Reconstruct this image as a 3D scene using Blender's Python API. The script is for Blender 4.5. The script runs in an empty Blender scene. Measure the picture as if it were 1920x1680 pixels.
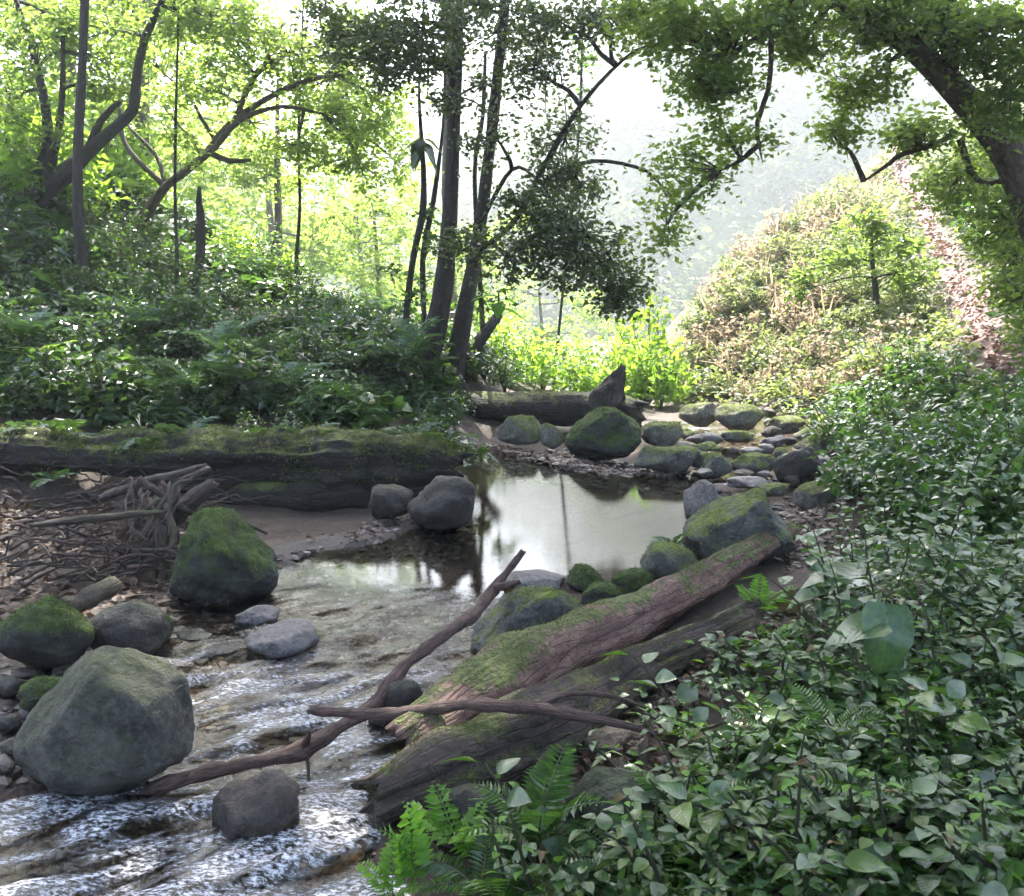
import bpy, math, random
import numpy as np
from mathutils import Vector, Matrix

# ------------------------------------------------------------------ camera, sky, sun, exposure
scn = bpy.context.scene
col = scn.collection
H, F, PITCH = 1.6, 1830.0, math.atan(320 / 1830)
cam_d = bpy.data.cameras.new('camera')
cam = bpy.data.objects.new('camera', cam_d); col.objects.link(cam)
cam.location = (0, 0, H); cam.rotation_euler = (math.pi / 2 - PITCH, 0, 0)
cam_d.sensor_width = 36; cam_d.sensor_fit = 'HORIZONTAL'; cam_d.lens = 36 * F / 1920
cam_d.clip_end = 2000; cam_d.clip_start = 0.05
scn.camera = cam
SUN_EL, SUN_AZ = 54.0, -8.0           # azimuth from +Y (the view direction), negative = to the left
wd = bpy.data.worlds.new('World'); scn.world = wd; wd.use_nodes = True
wn = wd.node_tree; wn.nodes.clear()
sky = wn.nodes.new('ShaderNodeTexSky'); sky.sky_type = 'NISHITA'; sky.sun_disc = False
sky.sun_elevation = math.radians(SUN_EL); sky.sun_rotation = math.radians(SUN_AZ)
sky.air_density = 1.0; sky.dust_density = 3.0; sky.ozone_density = 1.0
bg = wn.nodes.new('ShaderNodeBackground'); bg.inputs['Strength'].default_value = 0.13
wo = wn.nodes.new('ShaderNodeOutputWorld')
wn.links.new(sky.outputs[0], bg.inputs[0]); wn.links.new(bg.outputs[0], wo.inputs[0])
sun_l = bpy.data.lights.new('sun', 'SUN'); sun_l.energy = 5.0; sun_l.angle = math.radians(0.5)
sun_l.color = (1.0, 0.95, 0.86)
sun = bpy.data.objects.new('sun', sun_l); col.objects.link(sun)
e, a = math.radians(SUN_EL), math.radians(SUN_AZ)
S_DIR = Vector((math.sin(a) * math.cos(e), math.cos(a) * math.cos(e), math.sin(e)))
sun.rotation_euler = S_DIR.to_track_quat('Z', 'Y').to_euler()
sun.location = (0, 0, 20)
scn.view_settings.view_transform = 'Standard'; scn.view_settings.look = 'None'
scn.view_settings.gamma = 1; scn.view_settings.exposure = 2.68
scn.view_settings.use_curve_mapping = False
HAZE = 0.0021
cy = scn.cycles
cy.use_denoising = True; cy.use_adaptive_sampling = True; cy.adaptive_threshold = .025; cy.max_bounces = 5; cy.diffuse_bounces = 2; cy.glossy_bounces = 2
cy.transmission_bounces = 4; cy.transparent_max_bounces = 8; cy.volume_bounces = 1
cy.caustics_reflective = False; cy.caustics_refractive = False; cy.sample_clamp_indirect = 6
cy.volume_max_steps = 32

rng = np.random.default_rng(7)
random.seed(7)

# ------------------------------------------------------------------ pixels of the view to places in the world
_fw = np.array([0, math.cos(PITCH), -math.sin(PITCH)]); _up = np.array([0, math.sin(PITCH), math.cos(PITCH)])
def ray(px, py):
    return _fw * F + np.array([1.0, 0, 0]) * (px - 960) + _up * (840 - py)
def PD(px, py, d):
    r = ray(px, py); return np.array([0, 0, H]) + r * (d / r[1])
def PZ(px, py, z):
    r = ray(px, py); t = (z - H) / r[2]; return np.array([0, 0, H]) + r * t
def mpp(p):                            # metres per pixel at a world point
    return float(np.dot(np.asarray(p) - np.array([0, 0, H]), _fw)) / F

# ------------------------------------------------------------------ noise
_perm = np.random.default_rng(3).permutation(256); _perm = np.concatenate([_perm, _perm, _perm])
_val = np.random.default_rng(4).random(256) * 2 - 1
def vn(p):
    p = np.asarray(p, float); i = np.floor(p).astype(int); f = p - i; f = f * f * f * (f * (f * 6 - 15) + 10)
    i &= 255; o = 0
    for dx in (0, 1):
        for dy in (0, 1):
            for dz in (0, 1):
                h = _val[_perm[_perm[_perm[(i[..., 0] + dx) & 255] + ((i[..., 1] + dy) & 255)] + ((i[..., 2] + dz) & 255)]]
                w = (f[..., 0] if dx else 1 - f[..., 0]) * (f[..., 1] if dy else 1 - f[..., 1]) * (f[..., 2] if dz else 1 - f[..., 2])
                o = o + h * w
    return o
def fbm(p, oct=4, gain=0.5):
    p = np.asarray(p, float); s = 0; a_ = 1.0
    for k in range(oct):
        s = s + a_ * vn(p * 2 ** k + 17.3 * k); a_ *= gain
    return s
def sstep(x, a0, b0):
    t = np.clip((x - a0) / (b0 - a0), 0, 1); return t * t * (3 - 2 * t)

# ------------------------------------------------------------------ terrain
STREAM_PX = [(-500, 1500), (-150, 1500), (0, 1490), (40, 1480), (190, 1400), (300, 1330), (330, 1280), (300, 1220), (310, 1150), (400, 1120), (500, 1095),
             (520, 1065), (600, 1036), (700, 1022), (800, 985), (880, 960), (895, 915), (862, 875), (862, 850), (900, 846), (990, 860), (1060, 882),
             (1150, 892), (1260, 896), (1310, 880), (1290, 850), (1260, 828), (1275, 803), (1330, 785), (1430, 785), (1520, 800),
             (1560, 830), (1500, 870), (1440, 905), (1330, 915), (1290, 935), (1290, 1000), (1240, 1060), (1150, 1080), (1050, 1090),
             (960, 1150), (890, 1240), (850, 1310), (740, 1400), (700, 1470), (690, 1540), (740, 1640), (700, 1720), (520, 2100), (-900, 2100)]
STREAM = np.array([PZ(x, y, 0)[:2] for x, y in STREAM_PX])
def stream_sd(xy):                     # signed distance to the stream's edge, negative in the water
    xy = np.asarray(xy, float).reshape(-1, 2); n = len(STREAM)
    best = np.full(len(xy), 1e9); ins = np.zeros(len(xy), bool)
    for i in range(n):
        A, B = STREAM[i], STREAM[(i + 1) % n]; d = B - A
        t = np.clip(((xy - A) @ d) / (d @ d), 0, 1)
        best = np.minimum(best, np.hypot(*(xy - A - t[:, None] * d).T))
        c = ((A[1] > xy[:, 1]) != (B[1] > xy[:, 1]))
        xi = A[0] + (xy[:, 1] - A[1]) / (B[1] - A[1] + 1e-12) * d[0]
        ins ^= c & (xy[:, 0] < xi)
    return np.where(ins, -best, best)
def water_level(y):
    y = np.asarray(y, float)
    return -0.03 * np.clip(4.4 - y, 0, 3) + 0.03 * np.clip(y - 8.8, 0, 5)
CTRL = [(0, 1450, 3.0), (0, 1300, 3.75), (-300, 1300, 3.9), (0, 1130, 4.8), (250, 1120, 4.9), (0, 1000, 6.2), (300, 1000, 6.1), (600, 990, 6.3), (0, 910, 7.0), (700, 940, 7.05),
        (300, 890, 7.5), (600, 860, 7.9), (0, 830, 7.9),
        (100, 810, 8.2), (400, 815, 8.2), (700, 820, 8.3), (850, 830, 8.8), (0, 700, 9.0), (400, 700, 10), (700, 700, 10.4), (830, 690, 10.8), (0, 560, 10.5), (400, 560, 13),
        (600, 540, 14), (400, 480, 15), (0, 400, 12), (-250, 300, 13), (200, 420, 14.5), (-300, 700, 8.5), (-300, 950, 6.5), (250, 360, 19), (0, 250, 20), (-500, 100, 22), (800, 640, 12.2), (1000, 760, 12.5), (1150, 760, 12.2), (1000, 715, 15.5), (1150, 715, 15.5),
        (900, 860, 9.0), (1060, 860, 9.0), (1200, 875, 8.9), (900, 800, 10.4), (1200, 800, 10.4),
        (1300, 1400, 3.0), (1100, 1500, 2.7), (900, 1620, 2.35), (1900, 1600, 2.2), (1900, 1300, 3.0), (1500, 1350, 3.1), (1900, 1100, 4.0), (1900, 900, 6.0), (1500, 1080, 5.0), (1250, 1200, 4.1), (1600, 1000, 5.9), (1600, 850, 8.9), (2300, 1000, 4.5), (2300, 800, 6.5),
        (1400, 765, 12), (1300, 740, 13.5), (1300, 620, 14.6), (1400, 560, 14.5), (1500, 400, 17), (1400, 500, 16), (1600, 600, 13), (1650, 300, 19.5), (1700, 700, 10), (1860, 700, 9.2), (1850, 600, 11),
        (1800, 530, 12.7), (1740, 430, 15.4), (1690, 360, 18), (1900, 500, 11), (2100, 520, 9.8), (1900, 290, 16), (2200, 200, 14), (1800, 150, 26), (2200, 0, 24)]
_c = [PD(*q) for q in CTRL] + [np.array(q, float) for q in
      [(2.0, 20, -1.2), (1.0, 25, -2), (-4, 24, -1.0), (-10, 28, -0.6), (-12, 18, 3.5), (0, 32, -2.5), (6, 28, -0.5), (-20, 30, 2), (-6, -3, .6), (0, -3, .1), (3.5, -3, .7), (3, 1, .35), (-3.2, 1.2, 0), (-5, 3, .4), (-4.5, 1, .2), (1.0, 1.2, .15),
       (12, 0, 3), (-12, 0, 3), (-10, 6, 2.2), (14, 8, 5), (0, -12, 1.5), (-14, -10, 5), (14, -10, 5), (16, 18, 7.5)]]
_c = np.array(_c); _CX = _c[:, :2]
def _tk(r2): return 0.5 * r2 * np.log(r2 + 1e-9)
_n = len(_CX); _K = _tk(((_CX[:, None] - _CX[None]) ** 2).sum(-1)) + np.eye(_n) * 0.25
_A = np.zeros((_n + 3, _n + 3)); _A[:_n, :_n] = _K; _A[:_n, _n] = 1; _A[:_n, _n + 1:] = _CX; _A[_n, :_n] = 1; _A[_n + 1:, :_n] = _CX.T
_W = np.linalg.solve(_A, np.concatenate([_c[:, 2], np.zeros(3)]))
def tps(xy):
    xy = np.asarray(xy, float).reshape(-1, 2)
    out = np.empty(len(xy))
    for s in range(0, len(xy), 20000):
        q = xy[s:s + 20000]
        out[s:s + 20000] = _tk(((q[:, None] - _CX[None]) ** 2).sum(-1)) @ _W[:_n] + _W[_n] + q @ _W[_n + 1:]
    return out
def ground_z(xy, fine=True):
    xy = np.asarray(xy, float).reshape(-1, 2)
    x, y = xy[:, 0], xy[:, 1]
    r = np.maximum(np.abs(x) / 16, np.where(y > 6, (y - 6) / 22, (6 - y) / 16))
    q = np.stack([x, y], -1)
    base = tps(q)
    far = -2.5 + 0.00 * x + 9 * sstep(np.abs(x), 10, 45) + 1.2 * fbm(np.stack([x * .05, y * .05, x * 0 + 3], -1), 3)
    k = sstep(r, 0.8, 1.25)
    z = base * (1 - k) + far * k
    z = np.clip(z, -4, 12)
    sd = stream_sd(q); wl = water_level(y)
    if fine:
        amp = 0.02 + 0.05 * sstep(sd, .3, 2)
        z = z + amp * fbm(np.stack([x * 1.3, y * 1.3, x * 0], -1), 4)
    near = sstep(sd, 0.0, 0.7)
    out = (wl + 0.015) * (1 - near) + z * near + 0.02 * np.clip(sd, 0, 1)
    bed = wl - 0.05 - 0.20 * sstep(-sd, 0, 0.8) 
    if fine:
        out = out + 0.012 * fbm(np.stack([x * 6, y * 6, x * 0 + 9], -1), 3)
        bed = bed + 0.016 * fbm(np.stack([x * 5, y * 5, x * 0 + 5], -1), 3)
    kk = sstep(sd, -0.05, 0.05)
    return bed * (1 - kk) + out * kk
def gz(x, y): return float(ground_z([[x, y]])[0])
_TS = np.concatenate([np.arange(1.2, 14, .05), np.arange(14, 40, .2)])
def GP(px, py):                        # where a ray of the view meets the ground
    r = ray(px, py); p = np.array([0, 0, H]) + np.outer(_TS / r[1], r)
    g = ground_z(p[:, :2], False); k = np.argmax(p[:, 2] < g)
    if p[k, 2] >= g[k]: k = len(_TS) - 1
    x, y = p[k, :2]; return np.array([x, y, gz(x, y)])
def in_poly(pts, poly):
    ins = np.zeros(len(pts), bool); n = len(poly); poly = np.asarray(poly, float)
    for i in range(n):
        A, B = poly[i], poly[(i + 1) % n]
        c = ((A[1] > pts[:, 1]) != (B[1] > pts[:, 1])); xi = A[0] + (pts[:, 1] - A[1]) / (B[1] - A[1] + 1e-12) * (B[0] - A[0])
        ins ^= c & (pts[:, 0] < xi)
    return ins
def scatter_world(poly_xy, n, seed=0):
    r_ = np.random.default_rng(seed); poly = np.asarray(poly_xy, float); lo, hi = poly.min(0), poly.max(0); out = []
    while sum(map(len, out)) < n:
        p = lo + r_.random((n * 3, 2)) * (hi - lo); out.append(p[in_poly(p, poly)])
    p = np.concatenate(out)[:n]
    return np.column_stack([p, ground_z(p)])

# ------------------------------------------------------------------ mesh helpers
def new_mesh(name, V, Fc, mat, uv=None, smooth=True, attrs=None):
    V = np.asarray(V, np.float32); Fc = np.asarray(Fc, np.int32); k = Fc.shape[1]
    me = bpy.data.meshes.new(name)
    me.vertices.add(len(V)); me.vertices.foreach_set('co', V.ravel())
    me.loops.add(Fc.size); me.loops.foreach_set('vertex_index', Fc.ravel())
    me.polygons.add(len(Fc)); me.polygons.foreach_set('loop_start', np.arange(0, Fc.size, k, dtype=np.int32))
    me.polygons.foreach_set('loop_total', np.full(len(Fc), k, np.int32))
    me.polygons.foreach_set('use_smooth', np.full(len(Fc), smooth, bool))
    if uv is not None:
        l = me.uv_layers.new(name='UVMap'); l.data.foreach_set('uv', np.asarray(uv, np.float32)[Fc.ravel()].ravel())
    for n_, v_ in (attrs or {}).items():
        at = me.attributes.new(n_, 'FLOAT', 'POINT'); at.data.foreach_set('value', np.asarray(v_, np.float32))
    me.update(calc_edges=True)
    if mat: me.materials.append(mat)
    return me
def link(name, data, parent=None, loc=None, rot=None, scale=None):
    o = bpy.data.objects.new(name, data); col.objects.link(o)
    if parent is not None: o.parent = parent
    if loc is not None: o.location = loc
    if rot is not None: o.rotation_euler = rot
    if scale is not None: o.scale = (scale,) * 3 if np.isscalar(scale) else scale
    return o
def tag(o, label=None, cat=None, group=None, kind=None):
    if label: o['label'] = label
    if cat: o['category'] = cat
    if group: o['group'] = group
    if kind: o['kind'] = kind
    return o
def root(name, loc, label, cat, group=None):
    o = link(name, None, loc=tuple(map(float, loc))); o.empty_display_size = .1
    return tag(o, label, cat, group)
def part(name, V, Fc, mat, parent, uv=None, kind=None, smooth=True):   # world-space verts under a root
    V = np.asarray(V, float) - np.array(parent.location)
    o = link(name, new_mesh(name, V, Fc, mat, uv, smooth), parent)
    if kind: o['kind'] = kind
    return o
def copy_tree(o, parent=None):
    c = o.copy(); col.objects.link(c); c.parent = parent
    for ch in o.children: copy_tree(ch, c)
    return c
def cat_meshes(parts):
    Vs, Fs, n = [], [], 0
    for V, f in parts: Vs.append(V); Fs.append(np.asarray(f) + n); n += len(V)
    return np.concatenate(Vs), np.concatenate(Fs)
def spline(P, step):
    P = np.asarray(P, float); Q = np.vstack([2 * P[0] - P[1], P, 2 * P[-1] - P[-2]]); out = []
    for i in range(1, len(Q) - 2):
        n = max(2, int(np.linalg.norm(Q[i + 1, :3] - Q[i, :3]) / step)); t = np.linspace(0, 1, n, endpoint=False)[:, None]
        a0, b0, c0, d0 = Q[i - 1], Q[i], Q[i + 1], Q[i + 2]
        out.append(.5 * (2 * b0 + (c0 - a0) * t + (2 * a0 - 5 * b0 + 4 * c0 - d0) * t ** 2 + (3 * b0 - a0 - 3 * c0 + d0) * t ** 3))
    return np.vstack(out + [P[-1:]])
def tube(P, segs=10, step=.1, rough=.08, freq=6, ridge=0.0, jag=0.0, jag2=0.0, hollow=0.0, squash=1.0):
    """P rows: x y z radius. Returns verts, quads, uv."""
    C = spline(P, step); c, r = C[:, :3], np.maximum(C[:, 3], 1e-3); n = len(c)
    T = np.gradient(c, axis=0); T /= np.linalg.norm(T, axis=1)[:, None] + 1e-9
    N = np.zeros_like(T); ref = np.array([0, 0, 1.0]) if abs(T[0, 2]) < .85 else np.array([1.0, 0, 0])
    v = ref - T[0] * (ref @ T[0]); N[0] = v / np.linalg.norm(v)
    for i in range(1, n):
        v = N[i - 1] - T[i] * (N[i - 1] @ T[i]); N[i] = v / np.linalg.norm(v)
    B = np.cross(T, N); th = np.linspace(0, 2 * math.pi, segs, endpoint=False)
    s = np.concatenate([[0], np.cumsum(np.linalg.norm(np.diff(c, axis=0), axis=1))])
    ring = np.cos(th)[None, :, None] * N[:, None] * squash + np.sin(th)[None, :, None] * B[:, None]
    base = c[:, None] + ring * r[:, None, None]
    q = 1 + rough * fbm(base * freq, 3)
    if ridge: q = q + ridge * fbm(np.stack(np.broadcast_arrays(np.cos(th)[None] * 3.0, np.sin(th)[None] * 3.0, s[:, None] * 0.9), -1), 3)
    V = c[:, None] + ring * (r[:, None] * q)[..., None]
    for end, j, sg in ((0, jag, -1), (n - 1, jag2, 1)):
        if j:
            off = vn(np.stack([np.cos(th) * 3, np.sin(th) * 3, th * 0 + end], -1)) * j + rng.random(segs) * j * .5
            V[end] += sg * T[end] * off[:, None]
    V = V.reshape(-1, 3); f = []
    i = np.arange(n - 1)[:, None] * segs; k = np.arange(segs)[None]; k1 = (k + 1) % segs
    f = np.stack([i + k, i + k1, i + segs + k1, i + segs + k], -1).reshape(-1, 4)
    uv = np.stack(np.broadcast_arrays((th / (2 * math.pi))[None], s[:, None]), -1).reshape(-1, 2)
    caps = []
    for end, sg in ((0, 1), (n - 1, -1)):
        V = np.vstack([V, (c[end] + sg * T[end] * r[end] * hollow)[None]]); ci = len(V) - 1; uv = np.vstack([uv, [[.5, s[end]]]])
        for j in range(0, segs, 2):
            a_, b_, c_ = end * segs + j, end * segs + (j + 1) % segs, end * segs + (j + 2) % segs
            caps.append([ci, c_, b_, a_] if sg == 1 else [ci, a_, b_, c_])
    return V, np.vstack([f, np.array(caps)]), uv
def pxpath(pts):                       # px, py, distance, radius in px
    out = []
    for px, py, d, r in pts:
        p = PD(px, py, d); out.append([*p, r * mpp(p)])
    return np.array(out)
def pzpath(pts):                       # px, py, height, radius in px
    out = []
    for px, py, z, r in pts:
        p = PZ(px, py, z); out.append([*p, r * mpp(p)])
    return np.array(out)

# ------------------------------------------------------------------ materials
def nodes(name):
    m = bpy.data.materials.new(name); m.use_nodes = True; nt = m.node_tree; nt.nodes.clear()
    out = nt.nodes.new('ShaderNodeOutputMaterial')
    def N(t, **kw):
        n = nt.nodes.new('ShaderNode' + t)
        for k, v in kw.items():
            if k in n.inputs: n.inputs[k].default_value = v
            else: setattr(n, k, v)
        return n
    return m, nt, out, N, nt.links.new
def ramp(N, L, src, stops):
    r = N('ValToRGB'); els = r.color_ramp.elements
    while len(els) < len(stops): els.new(0.5)
    for el, (p, c) in zip(els, stops):
        el.position = p; el.color = (*c, 1) if len(c) == 3 else c
    L(src, r.inputs[0]); return r.outputs[0]
def fac(N, L, src, a0, b0):
    m = N('MapRange'); m.inputs[1].default_value = a0; m.inputs[2].default_value = b0; L(src, m.inputs[0]); return m.outputs[0]
def mth(N, L, op, x, y):
    m = N('Math', operation=op)
    for i, v in enumerate((x, y)):
        if isinstance(v, (int, float)): m.inputs[i].default_value = v
        else: L(v, m.inputs[i])
    return m.outputs[0]
def mixc(N, L, f, A, B):
    m = N('Mix', data_type='RGBA')
    for i, v in ((0, f), (6, A), (7, B)):
        if isinstance(v, (int, float)): m.inputs[i].default_value = v
        elif isinstance(v, tuple): m.inputs[i].default_value = (*v, 1)
        else: L(v, m.inputs[i])
    return m.outputs[2]
def noise(N, L, vec, scale, det=5, rough=.55):
    n = N('TexNoise', Scale=scale, Detail=det, Roughness=rough)
    if vec is not None: L(vec, n.inputs['Vector'])
    return n.outputs['Fac']

def leaf_material(name, cols, trans_col, trans=.45, rough=.42, spec=.5, bump=0.0):
    m, nt, out, N, L = nodes(name)
    gi = N('NewGeometry'); oi = N('ObjectInfo')
    r = mth(N, L, 'FRACT', mth(N, L, 'ADD', gi.outputs['Random Per Island'], mth(N, L, 'MULTIPLY', oi.outputs['Random'], 3.7)), 0)
    k = len(cols); c = ramp(N, L, r, [(i / max(1, k - 1), q) for i, q in enumerate(cols)])
    c2 = c
    if bump:
        uvn = N('UVMap'); su = N('SeparateXYZ'); L(uvn.outputs[0], su.inputs[0]); au = mth(N, L, 'ABSOLUTE', mth(N, L, 'SUBTRACT', su.outputs[0], .5), 0)
        sv = mth(N, L, 'SINE', mth(N, L, 'MULTIPLY', mth(N, L, 'SUBTRACT', su.outputs[1], mth(N, L, 'MULTIPLY', au, .55)), 52), 0)
        vein = mth(N, L, 'MAXIMUM', fac(N, L, au, .03, .0), mth(N, L, 'MULTIPLY', fac(N, L, sv, .86, 1.0), .6))
        vb = N('Bump', Strength=.22, Distance=.002); L(mth(N, L, 'ADD', mth(N, L, 'MULTIPLY', sv, .4), mth(N, L, 'MULTIPLY', vein, -1.0)), vb.inputs['Height'])
        c = mixc(N, L, mth(N, L, 'MULTIPLY', vein, .22), c, tuple(min(1, v * 1.3) for v in trans_col))
        nz = noise(N, L, gi.outputs['Position'], 40, 3); c2 = mixc(N, L, fac(N, L, nz, .4, .7), c, mixc(N, L, .35, c, tuple(trans_col)))
    p = N('BsdfPrincipled', Roughness=rough); p.inputs['Specular IOR Level'].default_value = spec
    L(c2, p.inputs['Base Color'])
    if bump: L(vb.outputs[0], p.inputs['Normal'])
    t = N('BsdfTranslucent'); tc = N('Mix', data_type='RGBA', blend_type='MIX'); tc.inputs[0].default_value = .75
    L(c, tc.inputs[6]); tc.inputs[7].default_value = (*trans_col, 1); L(tc.outputs[2], t.inputs[0])
    mx = N('MixShader'); mx.inputs[0].default_value = trans
    L(p.outputs[0], mx.inputs[1]); L(t.outputs[0], mx.inputs[2]); L(mx.outputs[0], out.inputs[0])
    return m

def rock_material(name, base, dark, moss=(.055, .085, .018), moss_lo=.35, moss_hi=.7, moss_amt=1.0, wet=True, mscale=5):
    m, nt, out, N, L = nodes(name)
    g = N('NewGeometry'); tc = N('TexCoord'); P = tc.outputs['Object']
    n1 = noise(N, L, P, 6, 8, .65); n2 = noise(N, L, P, 38, 6, .7); n3 = noise(N, L, P, mscale, 6, .65)
    c = mixc(N, L, fac(N, L, n1, .4, .62), dark, base)
    c = mixc(N, L, fac(N, L, n2, .45, .75), c, tuple(min(1, v * 1.55) for v in base))
    vor = N('TexVoronoi', Scale=14.0); L(P, vor.inputs['Vector'])
    c = mixc(N, L, mth(N, L, 'MULTIPLY', fac(N, L, vor.outputs['Distance'], .22, .08), fac(N, L, n1, .5, .6)), c, tuple(min(1, v * 1.8 + .02) for v in base))
    sx = N('SeparateXYZ'); L(g.outputs['Normal'], sx.inputs[0])
    mm = mth(N, L, 'ADD', mth(N, L, 'MULTIPLY', sx.outputs[2], .55), mth(N, L, 'MULTIPLY', mth(N, L, 'SUBTRACT', n3, .5), 1.5))
    mm = mth(N, L, 'MULTIPLY', fac(N, L, mm, moss_lo - .12, moss_hi - .12), moss_amt)
    mc = mixc(N, L, fac(N, L, noise(N, L, P, 26, 4), .3, .7), tuple(v * .45 for v in moss), tuple(v * 1.5 for v in moss))
    c = mixc(N, L, mm, c, mc)
    p = N('BsdfPrincipled'); L(c, p.inputs['Base Color'])
    ro = mth(N, L, 'ADD', .62, mth(N, L, 'MULTIPLY', mm, .3))
    if wet:                             # stone that stands in the stream is wet at its foot
        sp = N('SeparateXYZ'); L(g.outputs['Position'], sp.inputs[0])
        w = fac(N, L, mth(N, L, 'ADD', sp.outputs[2], mth(N, L, 'MULTIPLY', n1, .05)), .085, .045)
        c = mixc(N, L, w, c, mixc(N, L, .5, c, (.012, .011, .01))); L(c, p.inputs['Base Color'])
        ro = mth(N, L, 'SUBTRACT', ro, mth(N, L, 'MULTIPLY', w, .35))
    L(ro, p.inputs['Roughness'])
    wv_ = N('Mix', data_type='RGBA', blend_type='ADD'); wv_.inputs[0].default_value = .35; L(P, wv_.inputs[6]); nz_ = N('TexNoise', Scale=5.0, Detail=5.0); L(P, nz_.inputs['Vector']); L(nz_.outputs['Color'], wv_.inputs[7])
    ck = N('TexVoronoi', feature='DISTANCE_TO_EDGE', Scale=4.5); L(wv_.outputs[2], ck.inputs['Vector']); crk = fac(N, L, ck.outputs['Distance'], 0.0, .035)
    b = N('Bump', Strength=.85, Distance=.025)
    h = mth(N, L, 'ADD', mth(N, L, 'ADD', mth(N, L, 'ADD', n1, mth(N, L, 'MULTIPLY', crk, .14)), mth(N, L, 'MULTIPLY', n2, .6)), mth(N, L, 'MULTIPLY', mm, mth(N, L, 'MULTIPLY', noise(N, L, P, 90, 4), 1.4)))
    L(h, b.inputs['Height']); L(b.outputs[0], p.inputs['Normal']); L(p.outputs[0], out.inputs[0])
    return m

def bark_material(name, c_a, c_b, moss=(.07, .095, .02), lo=.6, hi=.9, amt=1.0, lines=1.0):
    m, nt, out, N, L = nodes(name)
    g = N('NewGeometry'); uv = N('UVMap'); tc = N('TexCoord'); P = tc.outputs['Object']
    mp = N('Mapping'); mp.inputs['Scale'].default_value = (16, 7 * lines, 1); L(uv.outputs[0], mp.inputs[0])
    n1 = noise(N, L, mp.outputs[0], 1.0, 7, .65); n2 = noise(N, L, P, 22, 6, .65); n3 = noise(N, L, P, 5.5, 6, .65)
    mp2 = N('Mapping'); mp2.inputs['Scale'].default_value = (24, 5 * lines, 1); L(uv.outputs[0], mp2.inputs[0])
    wob = N('Mix', data_type='RGBA', blend_type='ADD'); wob.inputs[0].default_value = 1.0; L(mp2.outputs[0], wob.inputs[6]); nn = N('TexNoise', Scale=9.0, Detail=3.0); L(P, nn.inputs['Vector']); L(nn.outputs['Color'], wob.inputs[7])
    vo = N('TexVoronoi', feature='DISTANCE_TO_EDGE', Scale=1.0); L(wob.outputs[2], vo.inputs['Vector']); crack = fac(N, L, vo.outputs['Distance'], .0, .10)
    c = mixc(N, L, fac(N, L, n1, .35, .65), c_a, c_b)
    c = mixc(N, L, mth(N, L, 'ADD', mth(N, L, 'MULTIPLY', crack, .35), .65), tuple(v * .45 for v in c_a), c)
    c = mixc(N, L, fac(N, L, n2, .5, .75), c, tuple(v * .35 for v in c_a))
    sx = N('SeparateXYZ'); L(g.outputs['Normal'], sx.inputs[0])
    mm = mth(N, L, 'ADD', mth(N, L, 'MULTIPLY', sx.outputs[2], .55), mth(N, L, 'MULTIPLY', mth(N, L, 'SUBTRACT', n3, .5), 1.7))
    mm = mth(N, L, 'MULTIPLY', fac(N, L, mm, lo - .12, hi - .12), amt)
    mc = mixc(N, L, fac(N, L, noise(N, L, P, 40, 4), .3, .7), tuple(v * .4 for v in moss), tuple(v * 1.5 for v in moss))
    c = mixc(N, L, mm, c, mc)
    p = N('BsdfPrincipled', Roughness=.8); L(c, p.inputs['Base Color'])
    b = N('Bump', Strength=.9, Distance=.02)
    L(mth(N, L, 'ADD', mth(N, L, 'ADD', mth(N, L, 'ADD', n1, mth(N, L, 'MULTIPLY', crack, .25)), mth(N, L, 'MULTIPLY', n2, .9)), mth(N, L, 'MULTIPLY', mm, noise(N, L, P, 70, 4))), b.inputs['Height'])
    L(b.outputs[0], p.inputs['Normal']); L(p.outputs[0], out.inputs[0])
    return m

def ground_material():
    m, nt, out, N, L = nodes('forest_soil')
    g = N('NewGeometry'); P = g.outputs['Position']
    zone = N('Attribute', attribute_name='bed').outputs['Fac']; pth = N('Attribute', attribute_name='path').outputs['Fac']; sand = N('Attribute', attribute_name='sand').outputs['Fac']
    green = N('Attribute', attribute_name='green').outputs['Fac']
    n1 = noise(N, L, P, 3.0, 8, .65); n2 = noise(N, L, P, 30, 6, .7)
    soil = mixc(N, L, fac(N, L, n1, .3, .7), (.022, .016, .012), (.07, .05, .036))
    soil = mixc(N, L, fac(N, L, n2, .5, .72), soil, (.11, .075, .05))
    vor = N('TexVoronoi', Scale=48.0); L(P, vor.inputs['Vector'])
    bedc = ramp(N, L, vor.outputs['Color'], [(0, (.025, .017, .012)), (.35, (.05, .03, .019)), (.7, (.065, .04, .024)), (1, (.05, .04, .032))])
    bedc = mixc(N, L, fac(N, L, n1, .35, .7), bedc, (.11, .055, .03))
    bedc = mixc(N, L, fac(N, L, vor.outputs['Distance'], .35, .6), bedc, (.03, .02, .015))
    c = mixc(N, L, zone, soil, bedc)
    sandc = mixc(N, L, fac(N, L, n2, .35, .7), (.07, .058, .052), (.11, .094, .088))
    c = mixc(N, L, sand, c, sandc)
    grn = mixc(N, L, fac(N, L, noise(N, L, P, 4, 5), .35, .65), (.03, .05, .015), (.09, .11, .035))
    c = mixc(N, L, green, c, grn)
    pc = mixc(N, L, fac(N, L, noise(N, L, P, 14, 6, .7), .35, .65), (.13, .075, .065), (.30, .19, .17))
    c = mixc(N, L, pth, c, pc)
    p = N('BsdfPrincipled', Roughness=.85); L(c, p.inputs['Base Color'])
    b = N('Bump', Strength=.7, Distance=.03); L(mth(N, L, 'ADD', n1, mth(N, L, 'MULTIPLY', n2, .6)), b.inputs['Height'])
    L(b.outputs[0], p.inputs['Normal']); L(p.outputs[0], out.inputs[0])
    return m

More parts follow.
